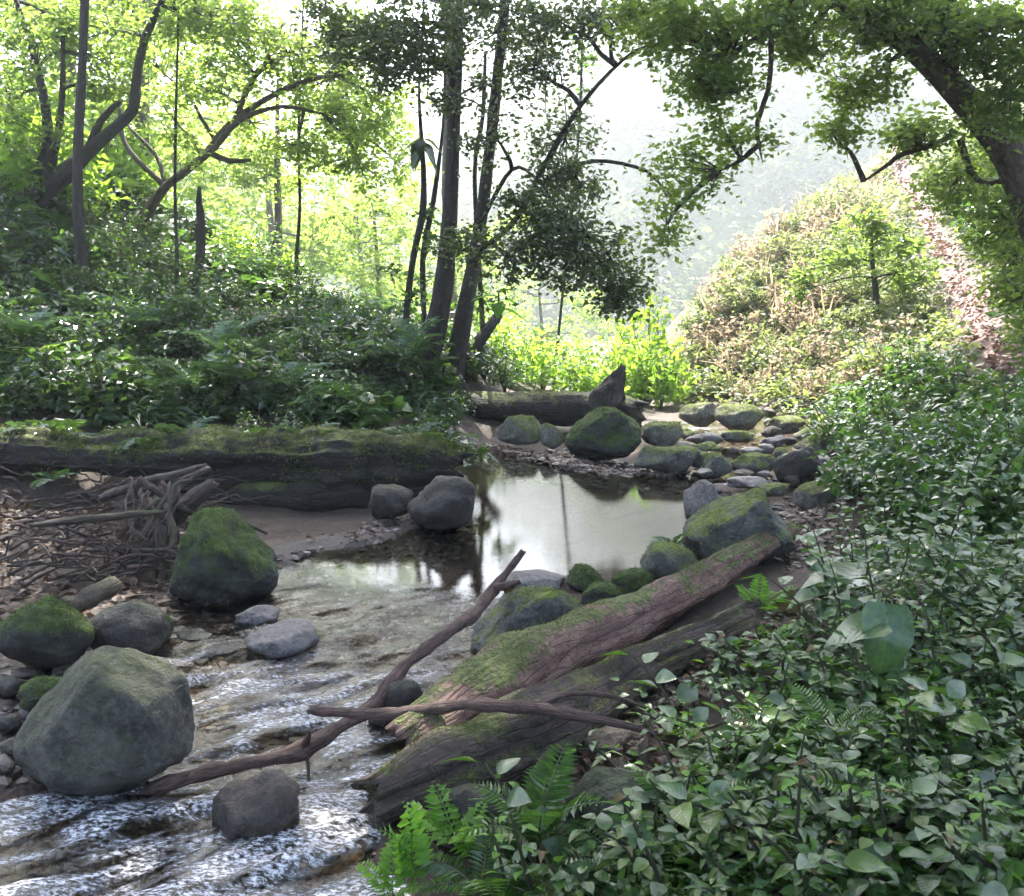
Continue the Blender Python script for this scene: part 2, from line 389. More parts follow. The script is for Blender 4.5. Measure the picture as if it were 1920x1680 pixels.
def water_material():
    m, nt, out, N, L = nodes('stream_water')
    g = N('NewGeometry'); rif = N('Attribute', attribute_name='riffle').outputs['Fac']
    mp = N('Mapping'); mp.inputs['Scale'].default_value = (1.0, 1.9, 1); mp.inputs['Rotation'].default_value = (0, 0, .35); L(g.outputs['Position'], mp.inputs[0])
    n1 = noise(N, L, mp.outputs[0], 26, 4, .6); n2 = noise(N, L, mp.outputs[0], 7, 3, .5)
    b1 = N('Bump', Distance=.012); L(mth(N, L, 'ADD', n1, n2), b1.inputs['Height']); L(mth(N, L, 'ADD', mth(N, L, 'MULTIPLY', rif, .5), .022), b1.inputs['Strength'])
    fr = N('Fresnel', IOR=1.33); L(b1.outputs[0], fr.inputs['Normal'])
    tr = N('BsdfTransparent'); tr.inputs[0].default_value = (.82, .80, .70, 1)
    gl = N('BsdfGlossy', Roughness=.02); gl.inputs[0].default_value = (1, 1, 1, 1); L(b1.outputs[0], gl.inputs['Normal'])
    mx = N('MixShader'); L(fr.outputs[0], mx.inputs[0]); L(tr.outputs[0], mx.inputs[1]); L(gl.outputs[0], mx.inputs[2])
    foam_glint = N('BsdfDiffuse'); foam_glint.inputs[0].default_value = (.84, .85, .92, 1)  # diffuse white for foam and for painted sky glints on the riffles
    fm = mth(N, L, 'MULTIPLY', fac(N, L, N('Attribute', attribute_name='foam_glint').outputs['Fac'], .28, 1.0), fac(N, L, noise(N, L, mp.outputs[0], 46, 5, .75), .44, .66))
    m2 = N('MixShader'); L(fm, m2.inputs[0]); L(mx.outputs[0], m2.inputs[1]); L(foam_glint.outputs[0], m2.inputs[2])
    L(m2.outputs[0], out.inputs[0])
    return m

M = {}
M['ground'] = ground_material(); M['water'] = water_material()
M['boulder'] = rock_material('lichen_boulder', (0.076, 0.0736, 0.064), (0.016, 0.0152, 0.0136), (.05, .066, .016), .16, .8, .85)
M['mossy'] = rock_material('mossy_boulder', (0.042, 0.042, 0.0378), (0.0168, 0.0168, 0.014), (.055, .088, .016), .14, .46, 1.0)
M['darkrock'] = rock_material('dark_wet_rock', (0.03, 0.0252, 0.0216), (0.0108, 0.0096, 0.0084), (.04, .06, .015), .5, .9, .8)
M['brownrock'] = rock_material('brown_stream_rock', (0.075, 0.0562, 0.0465), (0.0263, 0.0195, 0.0165), (.05, .06, .02), .55, .95, .6)
M['pale'] = rock_material('pale_flat_stone', (0.16, 0.144, 0.142), (0.08, 0.0704, 0.068), (.06, .08, .02), .75, 1.1, .5)
M['rim'] = rock_material('grey_rock_with_moss_rim', (0.102, 0.102, 0.0892), (0.0425, 0.0425, 0.0365), (.13, .17, .03), .35, .6, 1.0)
M['far'] = rock_material('far_mossy_stone', (0.165, 0.154, 0.132), (0.066, 0.0605, 0.055), (.12, .15, .03), .25, .55, 1.0)
M['bark_dark'] = bark_material('dark_tree_bark', (.022, .018, .016), (.05, .04, .034), (.04, .06, .02), .7, 1.0, .6)
M['bark_mid'] = bark_material('brown_tree_bark', (.06, .045, .034), (.13, .10, .075), (.07, .10, .02), .5, .9, .8)
M['bark_red'] = bark_material('reddish_fallen_bark', (.13, .07, .055), (.27, .16, .13), (.095, .115, .028), .46, .62, 1.0, .7)
M['bark_log2'] = bark_material('brown_mossy_bark', (.045, .033, .027), (.12, .085, .07), (.10, .115, .03), .55, .8, 1.0, .7)
M['bark_moss'] = bark_material('rotting_mossy_bark', (.012, .010, .008), (.034, .027, .021), (.10, .118, .026), .42, .66, 1.0, .8)
M['stick'] = bark_material('bare_reddish_stick', (.09, .052, .042), (.20, .125, .105), (.07, .08, .03), .9, 1.3, .3, 2)
M['stick_grey'] = bark_material('weathered_grey_stick', (.055, .042, .036), (.14, .11, .095), (.08, .10, .03), .7, 1.1, .5, 2)
M['stem'] = bark_material('green_stem', (.05, .06, .025), (.09, .10, .04), (.05, .08, .02), .9, 1.3, .3, 2)
M['leaf_near'] = leaf_material('shade_leaf', [(.014, .036, .016), (.034, .08, .028), (.016, .042, .022), (.06, .125, .03), (.028, .068, .03), (.017, .042, .02), (.11, .15, .04), (.04, .095, .028)], (.17, .36, .035), .3, .25, .65, bump=1)
M['leaf_near2'] = leaf_material('grey_green_leaf', [(.03, .064, .032), (.065, .115, .06), (.034, .07, .038), (.085, .13, .075)], (.15, .29, .05), .26, .25, .7, bump=1)
M['leaf_dry'] = leaf_material('yellowed_leaf', [(.16, .12, .04), (.12, .075, .035), (.18, .15, .05), (.10, .06, .035)], (.3, .2, .06), .3, .5, .3)
M['leaf_bright'] = leaf_material('bright_fern_leaf', [(.08, .2, .028), (.11, .24, .03), (.07, .17, .028)], (.3, .6, .05), .45, .42, .4, bump=1)
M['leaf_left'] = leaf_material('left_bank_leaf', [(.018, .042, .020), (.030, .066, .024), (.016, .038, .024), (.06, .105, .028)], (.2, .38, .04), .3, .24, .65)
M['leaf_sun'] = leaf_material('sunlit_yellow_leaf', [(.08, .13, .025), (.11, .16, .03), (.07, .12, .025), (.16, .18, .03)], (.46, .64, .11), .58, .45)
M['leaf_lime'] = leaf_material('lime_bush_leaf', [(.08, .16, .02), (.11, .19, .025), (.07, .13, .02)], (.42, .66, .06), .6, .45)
M['leaf_tree'] = leaf_material('dark_tree_leaf', [(.02, .036, .02), (.028, .05, .022), (.018, .032, .018), (.045, .065, .024)], (.22, .32, .05), .3, .3)
M['leaf_right'] = leaf_material('right_tree_leaf', [(.05, .10, .03), (.07, .125, .034), (.045, .085, .028), (.10, .15, .034)], (.36, .52, .08), .5, .4)
M['leaf_slope'] = leaf_material('slope_leaf', [(.06, .12, .035), (.09, .15, .04), (.14, .15, .07), (.05, .10, .035), (.22, .16, .12), (.07, .13, .04), (.08, .14, .04)], (.34, .42, .11), .45, .5)
M['straw'] = leaf_material('dry_grass', [(.42, .31, .23), (.5, .37, .29), (.3, .25, .13), (.2, .23, .08)], (.55, .42, .28), .4, .6)
M['litter'] = leaf_material('dead_leaf', [(.05, .032, .022), (.09, .055, .036), (.035, .024, .018), (.15, .10, .075), (.10, .052, .03)], (.16, .09, .04), .2, .6)
M['pathleaf'] = leaf_material('pale_dead_leaf', [(.15, .085, .065), (.22, .14, .115), (.09, .055, .045), (.32, .23, .2)], (.2, .11, .07), .25, .6)
M['moss'] = leaf_material('moss_tuft', [(.06, .075, .015), (.09, .11, .02), (.045, .055, .015), (.12, .13, .03)], (.22, .26, .04), .35, .6)
M['moss_green'] = leaf_material('green_moss_tuft', [(.04, .066, .012), (.058, .09, .016), (.028, .046, .011)], (.14, .22, .03), .35, .6)
M['forest'] = leaf_material('far_forest_leaf', [(.05, .08, .03), (.07, .10, .035), (.04, .065, .03), (.09, .11, .04)], (.2, .28, .06), .3, .6)

# ------------------------------------------------------------------ the setting: ground, water, hills
def stretch(lo, hi, far_lo, far_hi, st, g=1.13):
    a_ = list(np.arange(lo, hi, st)); s, v, L_ = st, lo, []
    while v > far_lo: s *= g; v -= s; L_.append(v)
    s, v, R_ = st, a_[-1], []
    while v < far_hi: s *= g; v += s; R_.append(v)
    return np.array(L_[::-1] + a_ + R_)
gx = stretch(-5, 6, -200, 200, .055); gy = stretch(1.2, 12.5, -24, 320, .055, 1.09)
X, Y = np.meshgrid(gx, gy); XY = np.column_stack([X.ravel(), Y.ravel()])
Z = ground_z(XY); SD = stream_sd(XY)
def px_mask(poly_px, z0=None):
    P_ = np.column_stack([XY, Z]) - np.array([0, 0, H]); dz = P_ @ _fw; ok = dz > .3
    u = 960 + F * P_[:, 0] / np.where(ok, dz, 1); v = 840 - F * (P_ @ _up) / np.where(ok, dz, 1)
    return in_poly(np.column_stack([u, v]), poly_px) & ok
PATH_W = np.array([PD(*q)[:2] for q in [(1905, 740, 8.6), (1860, 670, 9.7), (1825, 590, 11.3), (1790, 520, 12.9), (1745, 440, 15.2), (1700, 375, 17.6), (1680, 320, 20)]])
def path_dist(xy):
    b = np.full(len(xy), 1e9)
    for A, B in zip(PATH_W[:-1], PATH_W[1:]):
        d = B - A; t = np.clip(((xy - A) @ d) / (d @ d), 0, 1); b = np.minimum(b, np.hypot(*(xy - A - t[:, None] * d).T))
    return b
pd_ = path_dist(XY)
SANDP = np.array([PZ(x, y, 0.03)[:2] for x, y in [(460, 1075), (520, 1010), (640, 985), (780, 960), (800, 990), (700, 1030), (600, 1045), (520, 1075)]])
sand = in_poly(XY, SANDP).astype(float)
bed = sstep(-SD, -.35, .05)
green = sstep(XY[:, 1], 12, 18)
nx, ny = len(gx), len(gy)
i = np.arange(ny - 1)[:, None] * nx + np.arange(nx - 1)[None]
quads = np.stack([i, i + 1, i + nx + 1, i + nx], -1).reshape(-1, 4)
g_o = link('ground', new_mesh('ground', np.column_stack([XY, Z]), quads, M['ground'],
           attrs={'bed': bed, 'path': 1 - sstep(pd_ + .12 * vn(np.column_stack([XY * 4, XY[:, 0] * 0])), 0.06, .2), 'sand': sand, 'green': green}))
tag(g_o, kind='structure')

wx = np.concatenate([np.arange(-3.4, -2.2, .06), np.arange(-2.2, 1.0, .018), np.arange(1.0, 5, .06)])
wy = np.concatenate([np.arange(.6, 2.0, .03), np.arange(2.0, 4.8, .014), np.arange(4.8, 13.5, .05)])
X, Y = np.meshgrid(wx, wy); XYw = np.column_stack([X.ravel(), Y.ravel()]); sdw = stream_sd(XYw)
rif = 1 - sstep(XYw[:, 1] + .35 * XYw[:, 0] + .25 * vn(np.column_stack([XYw * 1.5, sdw * 0])), 3.7, 5.0)
rif = np.maximum(rif, .35 * sstep(XYw[:, 1], 8.6, 9.6))
ca, sa = math.cos(.5), math.sin(.5); U_ = XYw[:, 0] * ca + XYw[:, 1] * sa; V_ = -XYw[:, 0] * sa + XYw[:, 1] * ca
wv = fbm(np.column_stack([U_ * 3.6, V_ * 9, U_ * 0]), 3, .5)
low = fbm(np.column_stack([U_ * 1.6, V_ * 2.2, U_ * 0 + 4]), 2)
wv2 = fbm(np.column_stack([U_ * 11, V_ * 22, U_ * 0 + 2]), 2, .5)
zw = water_level(XYw[:, 1]) + rif * (.020 * wv + .006 * wv2 + .014 * low)
strk = fbm(np.column_stack([U_ * 6, V_ * 26, U_ * 0 + 6]), 3, .6)
foam_glint = np.clip(rif * (.32 + .28 * sstep(-XYw[:, 1], -3.5, -2.5) + .5 * strk + .4 * wv + .08 * low), 0, 1) * sstep(-XYw[:, 1], -4.6, -3.3)  # foam streaks, increased to paint silver reflections into the rapids
nx, ny = len(wx), len(wy); i = np.arange(ny - 1)[:, None] * nx + np.arange(nx - 1)[None]
quads = np.stack([i, i + 1, i + nx + 1, i + nx], -1).reshape(-1, 4)
keep = (sdw[quads] < .22).all(1); quads = quads[keep]; used = np.unique(quads); rm = np.full(len(XYw), -1); rm[used] = np.arange(len(used))
w_o = link('water', new_mesh('water', np.column_stack([XYw, zw])[used], rm[quads], M['water'], attrs={'riffle': rif[used], 'foam_glint': foam_glint[used]}))
tag(w_o, kind='structure')

# ------------------------------------------------------------------ leaves
def leaf_tpl(kind):
    if kind == 'l2':
        V = np.array([[0, 0, 0], [-.28, .45, .10], [.28, .45, .10], [0, 1, -.05]]); T = [[0, 2, 3], [0, 3, 1]]
    elif kind == 'l4':
        V = np.array([[0, 0, 0], [-.3, .4, .09], [0, .45, 0], [.3, .4, .09], [0, 1, -.16]]); T = [[0, 2, 1], [0, 3, 2], [1, 2, 4], [2, 3, 4]]
    elif kind == 'narrow':
        V = np.array([[0, 0, 0], [-.13, .4, .04], [.13, .4, .04], [0, 1, -.12]]); T = [[0, 2, 3], [0, 3, 1]]
    elif kind == 'blade':
        V = np.array([[-.03, 0, 0], [.03, 0, 0], [-.02, .55, .05], [.02, .55, .05], [0, 1, -.1]]); T = [[0, 1, 3], [0, 3, 2], [2, 3, 4]]
    return V, np.array(T)
def leaves(pos, size, nrm_tilt, rs, tpl='l2', up=(0, 0, 1), dirs=None):
    """One blade per position: the blade's normal leans from `up` by about nrm_tilt radians."""
    n = len(pos); V, T = leaf_tpl(tpl)
    az = rs.random(n) * 2 * math.pi
    nz = np.tile(np.asarray(up, float), (n, 1)) + np.abs(nrm_tilt) * rs.normal(size=(n, 3)); nz /= np.linalg.norm(nz, axis=1)[:, None]
    d = np.column_stack([np.cos(az), np.sin(az), -.25 + .3 * rs.normal(size=n)]) if dirs is None else dirs
    y = d - nz * (d * nz).sum(1)[:, None]; y /= np.linalg.norm(y, axis=1)[:, None] + 1e-9; x = np.cross(y, nz)
    R = np.stack([x, y, nz], 1); s = np.broadcast_to(size, (n,))
    W = pos[:, None] + np.einsum('kj,njc->nkc', V, R) * s[:, None, None]
    return W.reshape(-1, 3), (T[None] + (np.arange(n) * len(V))[:, None, None]).reshape(-1, 3)
def clump_positions(centers, radii, per, rs, shell=.55):
    d = rs.normal(size=(len(centers), per, 3)); d /= np.linalg.norm(d, axis=2)[..., None]
    rr = (shell + (1 - shell) * rs.random((len(centers), per, 1))) ** 1.0
    return (centers[:, None] + d * rr * np.asarray(radii)[:, None, None] * np.array([1, 1, .75])).reshape(-1, 3)
def twig(p0, p1, r0, r1, rs, sag=.1, n=4, segs=5, wob=.06):
    p0, p1 = np.asarray(p0, float), np.asarray(p1, float); L_ = np.linalg.norm(p1 - p0); t = np.linspace(0, 1, n)[:, None]
    P_ = p0 + (p1 - p0) * t + rs.normal(size=(n, 3)) * wob * L_ * (t * (1 - t) * 2); P_[:, 2] += (sag * L_ * t * (1 - t) * 2)[:, 0]
    return np.column_stack([P_, np.linspace(r0, r1, n)])

def build_tree(name, label, cat, trunks, blobs, mat_bark, mat_leaf, seed, base=None, leaf=.07, tilt=.7, tpl='l2', limbs=(), group=None, per=60, cl=.30, limb_r=.022, twigs=True, drop=0):
    """trunks: arrays of x y z r. blobs: (centre, radii, clumps) ellipsoids that hold the leaf clumps."""
    rs = np.random.default_rng(seed)
    b0 = trunks[0][0, :3] if base is None else base
    R_ = root(name, b0, label, cat, group)
    skel = []
    for q in trunks:
        if base is None:
            g0 = gz(q[0, 0], q[0, 1])
            if q[0, 2] > g0 + .03: q = np.vstack([[q[0, 0], q[0, 1], g0 - .12, q[0, 3] * 1.15], q])
        V, f, uv = tube(q, 12, .15, .1, 5, .06); part('trunk', V, f, mat_bark, R_, uv); skel.append(spline(q, .25)[:, :3])
    br = []
    for q in limbs: V, f, uv = tube(q, 8, .12, .12, 6, .05); part('branch', V, f, mat_bark, R_, uv); skel.append(spline(q, .2)[:, :3])
    S = np.vstack(skel); LV = []
    for c, r, k in blobs:
        c, r = np.asarray(c, float), np.broadcast_to(np.asarray(r, float), (3,))
        j = np.argmin(np.linalg.norm(S - c, axis=1) + .5 * np.maximum(0, S[:, 2] - c[2] - .2)); s0 = S[j]
        L_ = np.linalg.norm(c - s0)
        if L_ > .25 and twigs:
            q = twig(s0, c, min(limb_r * (1 + L_ * .3), .09), limb_r * .4, rs, .12, 5, 7); bb = [tube(q, 7, .15, .1, 6)]; lm = spline(q, .15)[:, :3]
        else: lm = s0[None]; bb = []
        d = rs.normal(size=(k, 3)); d /= np.linalg.norm(d, axis=1)[:, None]
        cc = c + d * r * (rs.random((k, 1)) ** .45)
        cr = cl * (.6 + .8 * rs.random(k)); P_ = clump_positions(cc, cr, per, rs, .1)
        P_ = P_[rs.random(len(P_)) < .9]
        LV.append(leaves(P_, leaf * (.6 + .8 * rs.random(len(P_))), tilt, rs, tpl))
        if twigs:
            for q0 in cc[:min(k, 40)]:
                m_ = lm[np.argmin(np.linalg.norm(lm - q0, axis=1))]
                if np.linalg.norm(q0 - m_) > .12: bb.append(tube(twig(m_, q0, limb_r * .38, .004, rs, .08, 4), 5, .2, .05, 6))
        if bb: V, f = cat_meshes([(b[0], b[1]) for b in bb]); part('branch', V, f, mat_bark, R_, np.vstack([b[2] for b in bb]))
    V, f = cat_meshes(LV); part('crown', V, f, mat_leaf, R_, None, 'stuff', False)
    return R_
def blob(px, py, d, rx, ry, rz, k):     # an ellipsoid given by its outline in the view
    p = PD(px, py, d); m = mpp(p); return (p, (rx * m, rz, ry * m), k)

# far hills with their wood
rs = np.random.default_rng(21)
def hill(name, cx, cy_, rx, ry, hgt, n, seed, z0=-3, per=26, sc=1.0):
    rs = np.random.default_rng(seed)
    ang, rad = np.meshgrid(np.linspace(0, 2 * math.pi, 49)[:-1], np.linspace(0, 1, 20))
    x = cx + rx * rad * np.cos(ang); y = cy_ + ry * rad * np.sin(ang)
    prof = lambda r_: np.cos(np.clip(r_, 0, 1) * math.pi / 2) ** 1.3
    def hz(x, y):
        r_ = np.hypot((x - cx) / rx, (y - cy_) / ry)
        return z0 + hgt * prof(r_) * (1 + .22 * fbm(np.stack([x * .045, y * .045, x * 0 + seed], -1), 3))
    V = np.column_stack([x.ravel(), y.ravel(), hz(x, y).ravel()]); k = 48
    i = np.arange(19)[:, None] * k; j = np.arange(k)[None]; f = np.stack([i + j, i + (j + 1) % k, i + k + (j + 1) % k, i + k + j], -1).reshape(-1, 4)
    tag(link(name, new_mesh(name, V, f, M['ground'], attrs={'green': np.ones(len(V))})), kind='structure')
    a_, r_ = rs.random(n) * 2 * math.pi, np.sqrt(rs.random(n)) * .98
    x, y = cx + rx * r_ * np.cos(a_), cy_ + ry * r_ * np.sin(a_)
    sel = y < cy_ + ry * .35; x, y = x[sel], y[sel]; cc = np.column_stack([x, y, hz(x, y) + (.9 + 1.2 * rs.random(len(x))) * sc])
    P_ = clump_positions(cc, (1.5 + 1.5 * rs.random(len(cc))) * sc, per * 2, rs, .86)
    return leaves(P_, (.42 + .3 * rs.random(len(P_))) * sc, .7, rs, 'l2')
FW = [hill('hill_centre', 30, 120, 58, 40, 32, 1500, 5, -5, 30, 1.5), hill('hill_left', -52, 130, 56, 38, 17, 1100, 8, -5, 30, 1.5), hill('hill_far', 50, 240, 135, 62, 80, 1700, 9, -6, 26, 2.6)]
V, f = cat_meshes(FW)
o = link('distant_forest', new_mesh('distant_forest', V, f, M['forest'], smooth=False))
tag(o, 'hazy green wood covering the distant hillsides', 'forest', kind='stuff')

def px_scatter(poly, n, seed, mind=18):
    rs = np.random.default_rng(seed); poly = np.array(poly, float); lo, hi = poly.min(0), poly.max(0); out = []
    tries = 0
    while len(out) < n and tries < n * 60:
        tries += 1; p = lo + rs.random(2) * (hi - lo)
        if in_poly(p[None], poly)[0] and all(np.hypot(*(p - q)) > mind for q in out): out.append(p)
    return out
# ------------------------------------------------------------------ rocks
def ico(sub):
    import bmesh
    bm = bmesh.new(); bmesh.ops.create_icosphere(bm, subdivisions=sub, radius=1.0)
    V = np.array([v.co[:] for v in bm.verts]); f = np.array([[v.index for v in q.verts] for q in bm.faces]); bm.free(); return V, f
ICO = {k: ico(k) for k in (1, 2, 3, 4, 5)}
_NB = {}
def relax(V, f, it):
    k = len(V)
    if k not in _NB:
        e_ = np.vstack([f[:, [0, 1]], f[:, [1, 2]], f[:, [2, 0]]]); _NB[k] = (e_, np.bincount(e_[:, 0], minlength=k))
    e_, c_ = _NB[k]
    for _ in range(it):
        A = np.column_stack([np.bincount(e_[:, 0], V[e_[:, 1], j], minlength=k) for j in range(3)]) / c_[:, None]; V = V * .4 + A * .6
    return V
def rock_shape(seed, sub=4, cuts=9, depth=.72, rough=.095, planes=(), lump=.16):
    rs = np.random.default_rng(seed); V, f = ICO[sub]; V = V.copy()
    V *= (1 + lump * vn(V * 1.1 + seed * 3.1))[:, None]
    for _ in range(cuts):
        n = rs.normal(size=3); n /= np.linalg.norm(n); d = depth + .22 * rs.random()
        k = V @ n - d; V -= np.where(k > 0, k * .92, 0)[:, None] * n
    for n, d in planes:
        n = np.array(n, float); n /= np.linalg.norm(n); k = V @ n - d; V -= np.where(k > 0, k * .93, 0)[:, None] * n
    V = relax(V, f, {3: 1, 4: 3, 5: 7}.get(sub, 1))
    V *= (1 + rough * fbm(V * 2.4 + seed, 4) + rough * .35 * vn(V * 14 + seed))[:, None]
    lo, hi = V.min(0), V.max(0); return (V - (lo + hi) / 2) / ((hi - lo) / 2), f
def moss_tufts(o, n, seed, lo=.35, size=.022, mat='moss', sc=5.0):
    me = o.data; V = np.empty(len(me.vertices) * 3); me.vertices.foreach_get('co', V); V = V.reshape(-1, 3)
    Nv = np.empty(len(V) * 3); me.vertex_normals.foreach_get('vector', Nv); Nv = Nv.reshape(-1, 3)
    rs = np.random.default_rng(seed); ok = np.where(Nv[:, 2] * .6 + .9 * fbm(V * sc + seed, 3) > lo)[0]
    if not len(ok): return
    k = rs.choice(ok, n); nb = rs.normal(size=(n, 3)) * size * .9; P_ = V[k] + nb - Nv[k] * (nb * Nv[k]).sum(1)[:, None] - Nv[k] * .003
    d = Nv[k] + rs.normal(size=(n, 3)) * .7
    W_, f = leaves(P_, size * (.5 + rs.random(n)), 1.2, rs, 'narrow', dirs=d)
    m_ = link('moss', new_mesh('moss', W_, f, M[mat], smooth=False), o); m_['kind'] = 'stuff'
def rock(name, label, xl, xr, yt, yb, mat, seed, z0=None, dr=.85, bury=.45, cat='rock', rot=0.0, group=None, **kw):
    cx, cy_ = (xl + xr) / 2, (yt + yb) / 2
    zb = 0.0 if z0 is None else z0; hh = .15
    for _ in range(6):
        c = PZ(cx, cy_, zb + hh * (1 - bury)); m = mpp(c); phi = math.asin((H - c[2]) / np.linalg.norm(c - np.array([0, 0, H])))
        a_ = (xr - xl) / 2 * m; b_ = a_ * dr; e_ = (yb - yt) / 2 * m
        hh = math.sqrt(max(e_ ** 2 - (b_ * math.sin(phi)) ** 2, (.35 * e_) ** 2)) / math.cos(phi) * 1.08
    V, f = rock_shape(seed, **kw)
    if rot:
        c_, s_ = math.cos(rot), math.sin(rot); V = V @ np.array([[c_, s_, 0], [-s_, c_, 0], [0, 0, 1]])
        V /= np.abs(V).max(0)
    V = V * np.array([a_, b_, hh]) + np.array([0, 0, hh * (1 - bury)])
    o = link(name, new_mesh(name, V, f, M[mat]), loc=(c[0], c[1], zb))
    if mat in MOSSN and sub_big(xr - xl): moss_tufts(o, int(MOSSN[mat] * (xr - xl)), seed, MOSSL[mat], .0055 * (1 + c[1] * .16), 'moss_green' if mat == 'mossy' else 'moss')
    return tag(o, label, cat, group)
MOSSN = {'mossy': 30, 'rim': 16, 'far': 10}; MOSSL = {'mossy': .3, 'rim': .5, 'far': .4}
sub_big = lambda w: w > 60

R = rock
R('boulder', 'large grey lichen-covered boulder at the left edge of the rushing water', 28, 356, 1228, 1490, 'boulder', 11, -.03, .8, .3, 'boulder', sub=5, cuts=4, depth=.9, rough=.055,
  planes=[((.5, -.1, .85), .74), ((-.72, -.25, .6), .60), ((.95, -.1, .1), .80), ((.05, -.9, .42), .78), ((0, 0, 1), .80)], lump=.22)
R('boulder', 'bright mossy boulder beside the heap of driftwood', 314, 522, 955, 1145, 'mossy', 23, .0, .9, .35, 'boulder', sub=5, cuts=4, depth=.9,
  planes=[((.72, -.15, .62), .52), ((-.9, -.1, .3), .72), ((.55, -.6, -.3), .7)])
R('rock', 'rounded moss-green rock at the left edge of the picture above the large boulder', 8, 176, 1128, 1262, 'mossy', 31, .02, .85, .35)
R('rock', 'dark greenish rock wedged between the rounded mossy rock and the roots', 168, 312, 1130, 1240, 'darkrock', 37, .0, .9, .35)
R('rock', 'egg-shaped brown rock in the rapids under the long branch', 394, 577, 1452, 1588, 'brownrock', 41, -.08, .75, .35, rot=.5, cuts=3, depth=.92, planes=[((-.6, -.2, .75), .62)])
R('rock', 'pale flat stone breaking the water above the rapids', 462, 597, 1168, 1236, 'pale', 43, -.01, .9, .4, planes=[((-.2, -.2, .95), .5)])
R('rock', 'small pale flat stone next to the mossy boulder', 444, 526, 1134, 1178, 'pale', 44, -.01, .8, .4)
R('rock', 'small tilted mossy stone below the driftwood roots', 255, 325, 1140, 1215, 'mossy', 48, .0, .7, .3)
R('rock', 'grey stone half sunk behind the large left boulder', 255, 320, 1230, 1275, 'pale', 46, -.01, .8, .4)
R('rock', 'mossy sloping stone leaning on the back of the large left boulder', 40, 150, 1265, 1345, 'mossy', 47, .0, .8, .3)
R('rock', 'dark peaked rock at the end of the long mossy log', 762, 892, 896, 1000, 'darkrock', 53, .02, .8, .35)
R('rock', 'small dark rock under the mossy log near the sand bar', 690, 775, 910, 975, 'darkrock', 52, .05, .8, .3)
R('boulder', 'grey boulder with a mossy rim beside the fallen trunk', 882, 1092, 1098, 1262, 'rim', 61, .0, .8, .3, 'boulder', sub=5, cuts=4, depth=.88,
  planes=[((-.75, -.2, .5), .52), ((-.25, -.05, .95), .72), ((.1, -.95, .15), .62), ((.95, 0, .1), .85)])
R('rock', 'smooth grey stone lying in the pool behind the moss-rimmed boulder', 938, 1062, 1068, 1118, 'pale', 63, -.02, .8, .45)
R('rock', 'round dark mossy stone at the near edge of the pool', 1060, 1130, 1060, 1115, 'mossy', 64, .0, .85, .35)
R('rock', 'low mossy stone touching the round one beside the fallen trunk', 1088, 1174, 1094, 1152, 'mossy', 65, .02, .85, .35)
R('rock', 'low green stone between the pool and the fallen trunk', 1145, 1225, 1066, 1122, 'mossy', 66, .02, .85, .35)
R('rock', 'stone with a yellow-green moss cap in front of the big boulder by the pool', 1198, 1312, 1018, 1104, 'rim', 67, .02, .85, .3)
R('boulder', 'big moss-topped grey boulder at the right side of the pool', 1278, 1484, 918, 1062, 'rim', 71, .02, .8, .3, 'boulder', sub=5, cuts=5, depth=.88,
  planes=[((-.6, -.1, .75), .55), ((.85, -.1, .4), .68), ((0, -.95, .1), .7)])
R('rock', 'smooth grey stone behind the big boulder by the pool', 1282, 1356, 903, 990, 'pale', 73, .0, .9, .35)
R('boulder', 'dark mossy boulder mirrored in the far end of the pool', 1058, 1202, 765, 860, 'mossy', 81, .02, .75, .3, 'boulder', sub=5, cuts=5, depth=.85, planes=[((-.7, -.1, .65), .6), ((0, -.9, .2), .7)])
R('rock', 'moss-capped stone in front of the far log', 933, 1022, 780, 834, 'far', 82, .06, .8, .3, cuts=13, depth=.60)
R('rock', 'small moss-capped stone left of the mirrored boulder', 1012, 1058, 794, 840, 'far', 83, .06, .8, .3, cuts=13, depth=.60)
R('rock', 'flat-topped mossy block right of the mirrored boulder', 1198, 1282, 792, 842, 'far', 84, .06, .8, .3, cuts=13, depth=.60, planes=[((0, 0, 1), .55)])
R('rock', 'long low dark slab at the far edge of the pool', 1188, 1312, 838, 892, 'far', 85, .02, .6, .35, cuts=13, depth=.60, planes=[((0, 0, 1), .5)])
R('rock', 'rounded stone next to the long slab at the far pool edge', 1306, 1372, 848, 898, 'far', 86, .02, .7, .35, cuts=13, depth=.60)
R('rock', 'flat mossy stone in the shallows between two dark stones', 1368, 1458, 852, 897, 'far', 87, .02, .7, .35, cuts=13, depth=.60, planes=[((0, 0, 1), .5)])
R('rock', 'dark shaggy rock on the far right bank', 1452, 1548, 838, 915, 'darkrock', 88, .03, .8, .3)
R('rock', 'brown moss-topped stone on the right bank below the dark shaggy rock', 1488, 1572, 902, 954, 'far', 89, .03, .8, .3, cuts=13, depth=.60)
R('rock', 'low mossy hump across the upper shallows', 1275, 1350, 755, 800, 'far', 90, .1, .7, .35, cuts=13, depth=.60)
R('rock', 'broad mossy hump at the foot of the right slope', 1340, 1435, 758, 806, 'far', 91, .1, .7, .35, cuts=13, depth=.60)
for k, (xl, xr, yt, yb) in enumerate([(1285, 1345, 812, 834), (1350, 1415, 806, 830), (1300, 1350, 828, 845), (1425, 1480, 818, 838), (1440, 1510, 780, 812), (1490, 1560, 815, 850), (1360, 1440, 892, 918), (1425, 1480, 905, 930), (1240, 1300, 800, 822), (1385, 1430, 838, 856)]):
    R('stone', 'small flat stone breaking the bright upper shallows', xl, xr, yt, yb, 'far' if k % 3 else 'pale', 100 + k, .05, .8, .4, 'stone', 0, 'flat stones in the upper shallows', sub=4, cuts=14, depth=.55)
rs_st = np.random.default_rng(404)
